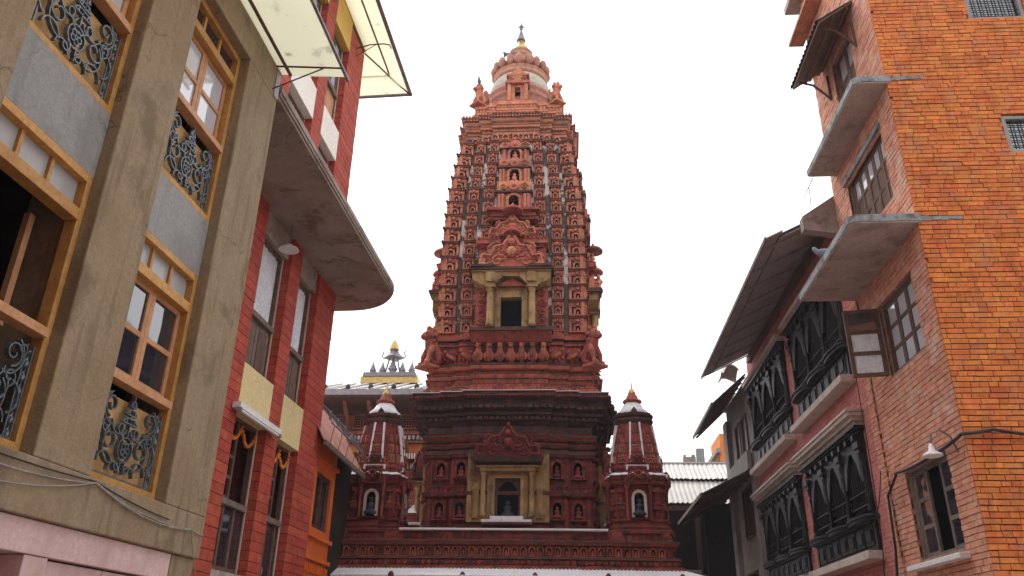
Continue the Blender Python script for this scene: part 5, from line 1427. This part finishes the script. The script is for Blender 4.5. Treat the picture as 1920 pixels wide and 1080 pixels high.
for i in range(5):
    y = 14.0+i*.55; part('iron_scroll', MB().tube([(OX+.12,y,5.85),(OX+.42,y+.1,5.42),(OX+.36,y+.12,5.08)], .009).tube(scroll(y+.25, 5.62, .13, 1.2, 0, 1, 12, OX+.28), .009, 4), ['iron'], D)
part('gap_shade', MB().box(OX-1.5,OX-.05,16.05,17.3,0,5.3), ['interior'], D)  # near-black blocks paint in the shaded gap beside the temple
part('gap_shade', MB().box(-9,-5.0,19.5,19.7,0,6.2), ['interior'], D)
# terrace parapet with lattice blocks above
for (y0, y1) in ((14.3,15.3),(15.45,16.3)):
    m = MB().box(OX-.75,OX-.60,y0-.05,y0+.08,5.9,6.75).box(OX-.75,OX-.60,y1-.08,y1+.05,5.9,6.75).box(OX-.74,OX-.61,y0+.08,y1-.08,6.56,6.68).box(OX-.74,OX-.61,y0+.08,y1-.08,5.9,6.02)
    pp = part('parapet', m, ['orange_paint'], D)
    m = MB(); n = 7
    for i in range(n): y = y0+.08+(y1-y0-.16)*(i+.5)/n; m.box(OX-.70,OX-.65,y-.018,y+.018,6.02,6.56)
    for i in range(4): z = 6.02+.54*(i+.5)/4; m.box(OX-.705,OX-.645,y0+.08,y1-.08,z-.016,z+.016)
    part('lattice_block', m, ['orange_paint'], pp)
part('terrace_slab', MB().box(-9,OX-.58,13.6,17.3,5.72,5.9), ['orange_paint'], D)
sl_ = thing('street_lamp', 'slim grey lamp post with white glass lantern on the orange parapet', 'street lamp', None, (OX-.70,15.4,6.6))
part('post', MB().lathe([(.05,6.6),(.05,6.66),(.025,6.7),(.022,7.12),(.04,7.15)], (OX-.70,15.4,0), 10), ['iron'], sl_)
lm = MB(); lm.smooth = True; lm.lathe([(.03,7.14),(.06,7.18),(.09,7.30),(.095,7.34),(.06,7.38),(.05,7.42)], (OX-.70,15.4,0), 12); part('lantern', lm, ['white_enamel'], sl_)
part('finial', MB().lathe([(.05,7.42),(.02,7.46),(.028,7.50),(.004,7.58)], (OX-.70,15.4,0), 8), ['white_enamel'], sl_)

# ---------------------------------------------------------------- tiered building behind, left
B = thing('pagoda_building', 'tiered red brick building with gilded roof pinnacles behind the left shrine', 'building', None, (-6.6,29,0))
BY = 28.0
part('wall', MB().box(-11,-3.2,BY,33,0,10.3), ['brick'], B)
def pbox(name, x0, x1, y0, y1, z0, z1, mt, par=B): return part(name, MB().box(x0,x1,y0,y1,z0,z1), [mt], par)
rf = part('roof', MB().hexa([(-12,BY-1.75,9.95),(-2.2,BY-1.75,9.95),(-2.4,34,9.95),(-12,34,9.95),(-9,BY+1.6,11.25),(-4.2,BY+1.6,11.25),(-4.4,31,11.25),(-9,31,11.25)]), ['tin_pale'], B)
pbox('eave_fascia', -12.05,-2.15,BY-1.78,BY-1.70,9.78,9.98,'steel_grey')
pbox('eave_soffit', -12,-2.2,BY-1.70,BY,9.74,9.80,'wood_dark')
for i in range(9):
    x = -8.75+i*.52
    part('roof_rib', MB().hexa([(x-.05,BY-1.72,9.99),(x+.05,BY-1.72,9.99),(x+.05+.1,BY+1.4,11.19),(x-.05+.1,BY+1.4,11.19),(x-.05,BY-1.72,10.04),(x+.05,BY-1.72,10.04),(x+.15,BY+1.4,11.24),(x+.05,BY+1.4,11.24)]), ['tin_pale'], rf)
for x in (-8.35,-7.55,-6.75,-5.95,-5.15):
    part('eave_finial', MB().ball((x,BY-1.6,10.1), .09,.09,.12,8,5), ['roof_dark'], rf)
pbox('carved_frieze', -11,-3.2,BY-.14,BY,9.56,9.74,'grime_shade')
for i, x in enumerate((-8.6,-7.75,-6.9,-6.1,-5.25,-4.4)):
    part('roof_strut', MB().hexa([(x-.07,BY-.1,8.95),(x+.07,BY-.1,8.95),(x+.07,BY,8.95),(x-.07,BY,8.95),(x-.07,BY-1.25,9.75),(x+.07,BY-1.25,9.75),(x+.07,BY-1.1,9.75),(x-.07,BY-1.1,9.75)]), ['wood_red'], B)
for x0, x1 in ((-9.4,-8.75),(-8.5,-7.85),(-7.65,-7.0),(-6.8,-6.2),(-6.0,-5.35),(-5.15,-4.5)):
    m = MB().box(x0,x1,BY-.16,BY-.1,9.0,9.06).box(x0,x1,BY-.16,BY-.1,9.5,9.56).box(x0,x0+.05,BY-.16,BY-.1,9.06,9.5).box(x1-.05,x1,BY-.16,BY-.1,9.06,9.5)
    w = part('window', m, ['wood_red'], B); part('dark_room', MB().box(x0,x1,BY-.05,BY-.01,9.0,9.56), ['black_void'], w)
    m = MB(); n = 7
    for i in range(1,n): x = x0+(x1-x0)*i/n; m.box(x-.014,x+.014,BY-.14,BY-.12,9.06,9.5)
    for i in range(1,5): z = 9.06+.44*i/5; m.box(x0+.05,x1-.05,BY-.145,BY-.125,z-.012,z+.012)
    part('lattice', m, ['wood_red'], w)
pbox('string_course', -11,-3.2,BY-.25,BY,8.80,8.90,'terracotta')
pbox('string_course', -11,-3.2,BY-.18,BY,8.52,8.58,'terracotta')
m = MB()
for i in range(40): x = -9.5+i*.15; m.box(x,x+.08,BY-.24,BY-.02,8.62,8.76)
part('dentil_row', m, ['cornice_cream'], B, stuff=True)
pbox('roof_tier', -10,-3.2,BY-.9,BY,7.9,7.98,'wood_red'); pbox('string_course', -11,-3.2,BY-.35,BY,7.55,7.75,'wood_dark')
m = MB()
for i in range(70): x = -9.9+i*.09; m.box(x,x+.05,BY-.95,BY-.88,7.78,7.96)
part('fringe', m, ['cornice_cream'], B, stuff=True)
m = MB()
for i in range(36): x = -9.5+i*.17; m.box(x,x+.1,BY-.45,BY-.36,7.56,7.72)
part('beam_ends', m, ['cornice_cream'], B, stuff=True)
for i, x in enumerate((-8.2,-7.2,-5.6,-4.7)):
    part('roof_strut', MB().hexa([(x-.06,BY-.1,7.98),(x+.06,BY-.1,7.98),(x+.06,BY,7.98),(x-.06,BY,7.98),(x-.06,BY-.6,8.5),(x+.06,BY-.6,8.5),(x+.06,BY-.5,8.5),(x-.06,BY-.5,8.5)]), ['wood_red'], B)
pbox('string_course', -11,-3.2,BY-.12,BY,6.95,7.05,'terracotta')
# pale sheet roof in front of it, seen between shrine and tower
pbox('lower_roof', -6.8,-3.2,BY-2.6,BY-.02,6.0,6.06,'tin_pale')
lr = part('lower_roof', MB().hexa([(-7.5,BY-2.6,5.9),(-3,BY-2.6,5.9),(-3,BY-.02,6.9),(-7.5,BY-.02,6.9),(-7.5,BY-2.6,5.96),(-3,BY-2.6,5.96),(-3,BY-.02,6.96),(-7.5,BY-.02,6.96)]), ['tin_pale'], B)
pbox('dark_arcade', -7.5,-3,BY-2.3,BY-2.2,0,5.85,'interior')
# gilded ridge with pinnacles and canopy; ridge stands further back on the roof
RY = BY+1.6
fx = lambda x: x*RY/28.0; fz = lambda z: 1.6+(z-1.6)*RY/28.0
g = part('ridge_plinth', MB().box(fx(-7.5),fx(-5.4),RY-.3,RY+.3,11.2,fz(10.93)).mat(1).taper(fx(-7.42),fx(-5.46),RY-.36,RY+.36,fz(10.93)+.001,fz(11.08),.97), ['gold','bronze_grey'], B)
def pinnacle(x, z0, k):
    m = MB(); m.smooth = True
    m.lathe([(.10*k,0),(.13*k,.04*k),(.07*k,.07*k),(.11*k,.12*k),(.13*k,.17*k),(.09*k,.2*k),(.10*k,.24*k),(.06*k,.28*k),(.07*k,.31*k),(.04*k,.36*k),(.035*k,.40*k),(.015*k,.46*k),(.005*k,.58*k)], (x,RY,z0), 12)
    part('pinnacle', m, ['bronze_grey'], B)
for x in (-7.14,-6.78,-6.04,-5.69): pinnacle(fx(x), fz(11.08), 1.12)
pinnacle(fx(-6.40), fz(11.08), 1.5)
cx = fx(-6.40)
for s in (-1,1): part('canopy_leg', MB().tube([(cx+s*.30,RY,fz(11.08)),(cx+s*.15,RY,fz(11.75))], .034, 6), ['bronze_grey'], B)
d = MB(); d.smooth = True
d.lathe([(.44,0),(.40,.03),(.28,.14),(.22,.20),(.16,.30),(.15,.34)], (cx,RY,fz(11.72)), 4)
part('canopy', d, ['bronze_grey'], B)
for s in (-1,1): m = MB().tube([(cx+s*.40,RY,fz(11.74)),(cx+s*.47,RY,fz(11.80)),(cx+s*.40,RY,fz(11.95)),(cx+s*.47,RY,fz(12.0)),(cx+s*.40,RY,fz(12.06))], [.03,.03,.03,.025,.01], 5); part('canopy_horn', m, ['bronze_grey'], B)
d = MB(); d.smooth = True; d.lathe([(.19,0),(.2,.04),(.16,.10),(.17,.14),(.12,.22),(.13,.26),(.08,.34),(.03,.42),(.005,.58)], (cx,RY,fz(12.04)), 14); part('canopy_spire', d, ['gold'], B)

# ---------------------------------------------------------------- unseen house added behind the viewer to shade the courtyard
Y = thing('added_shade_house', 'unseen brown house added behind the viewer to shade the courtyard', 'house', None, (1,-5,0))
ch = [(x,x+1.2,z,z+1.4) for x in (-8.5,-5.5,-2.5,.5,3.5,6.5,9.5) for z in (1.0,4.0,7.0,10.0,12.8)]
part('wall', holed(MB(), -11,13,0,15,ch,-3.8,-3.5,'y'), ['wood_red'], Y)
part('rear_body', MB().box(-11,13,-9,-4.1,0,15), ['interior'], Y)
part('roof', MB().box(-11.3,13.3,-9,-2.9,15,15.2), ['roof_dark'], Y)
for a, b, z0, z1 in ch:
    w = part('window', MB().box(a,a+.08,-3.7,-3.6,z0,z1).box(b-.08,b,-3.7,-3.6,z0,z1).box(a+.08,b-.08,-3.7,-3.6,z1-.08,z1).box(a+.08,b-.08,-3.7,-3.6,z0,z0+.08), ['wood_dark'], Y)
    part('pane', MB().box(a+.08,b-.08,-3.68,-3.67,z0+.08,z1-.08), ['glass'], w)

# ---------------------------------------------------------------- added pale air volume imitating lens glare
hz = part('glare_haze', MB().box(-126,126,-126,166,-1.4,21.6), [])
hm = bpy.data.materials.new('glare_haze'); hm.use_nodes = True
hn = hm.node_tree.nodes; hn.remove(hn['Principled BSDF'])
pv = hn.new('ShaderNodeVolumePrincipled'); pv.inputs['Color'].default_value = (.93,.92,.98,1); pv.inputs['Density'].default_value = .0011
hm.node_tree.links.new(pv.outputs[0], hn['Material Output'].inputs['Volume'])
hz.data.materials.append(hm); hz['kind'] = 'stuff'; hz['label'] = 'thin pale air volume added to imitate lens glare'
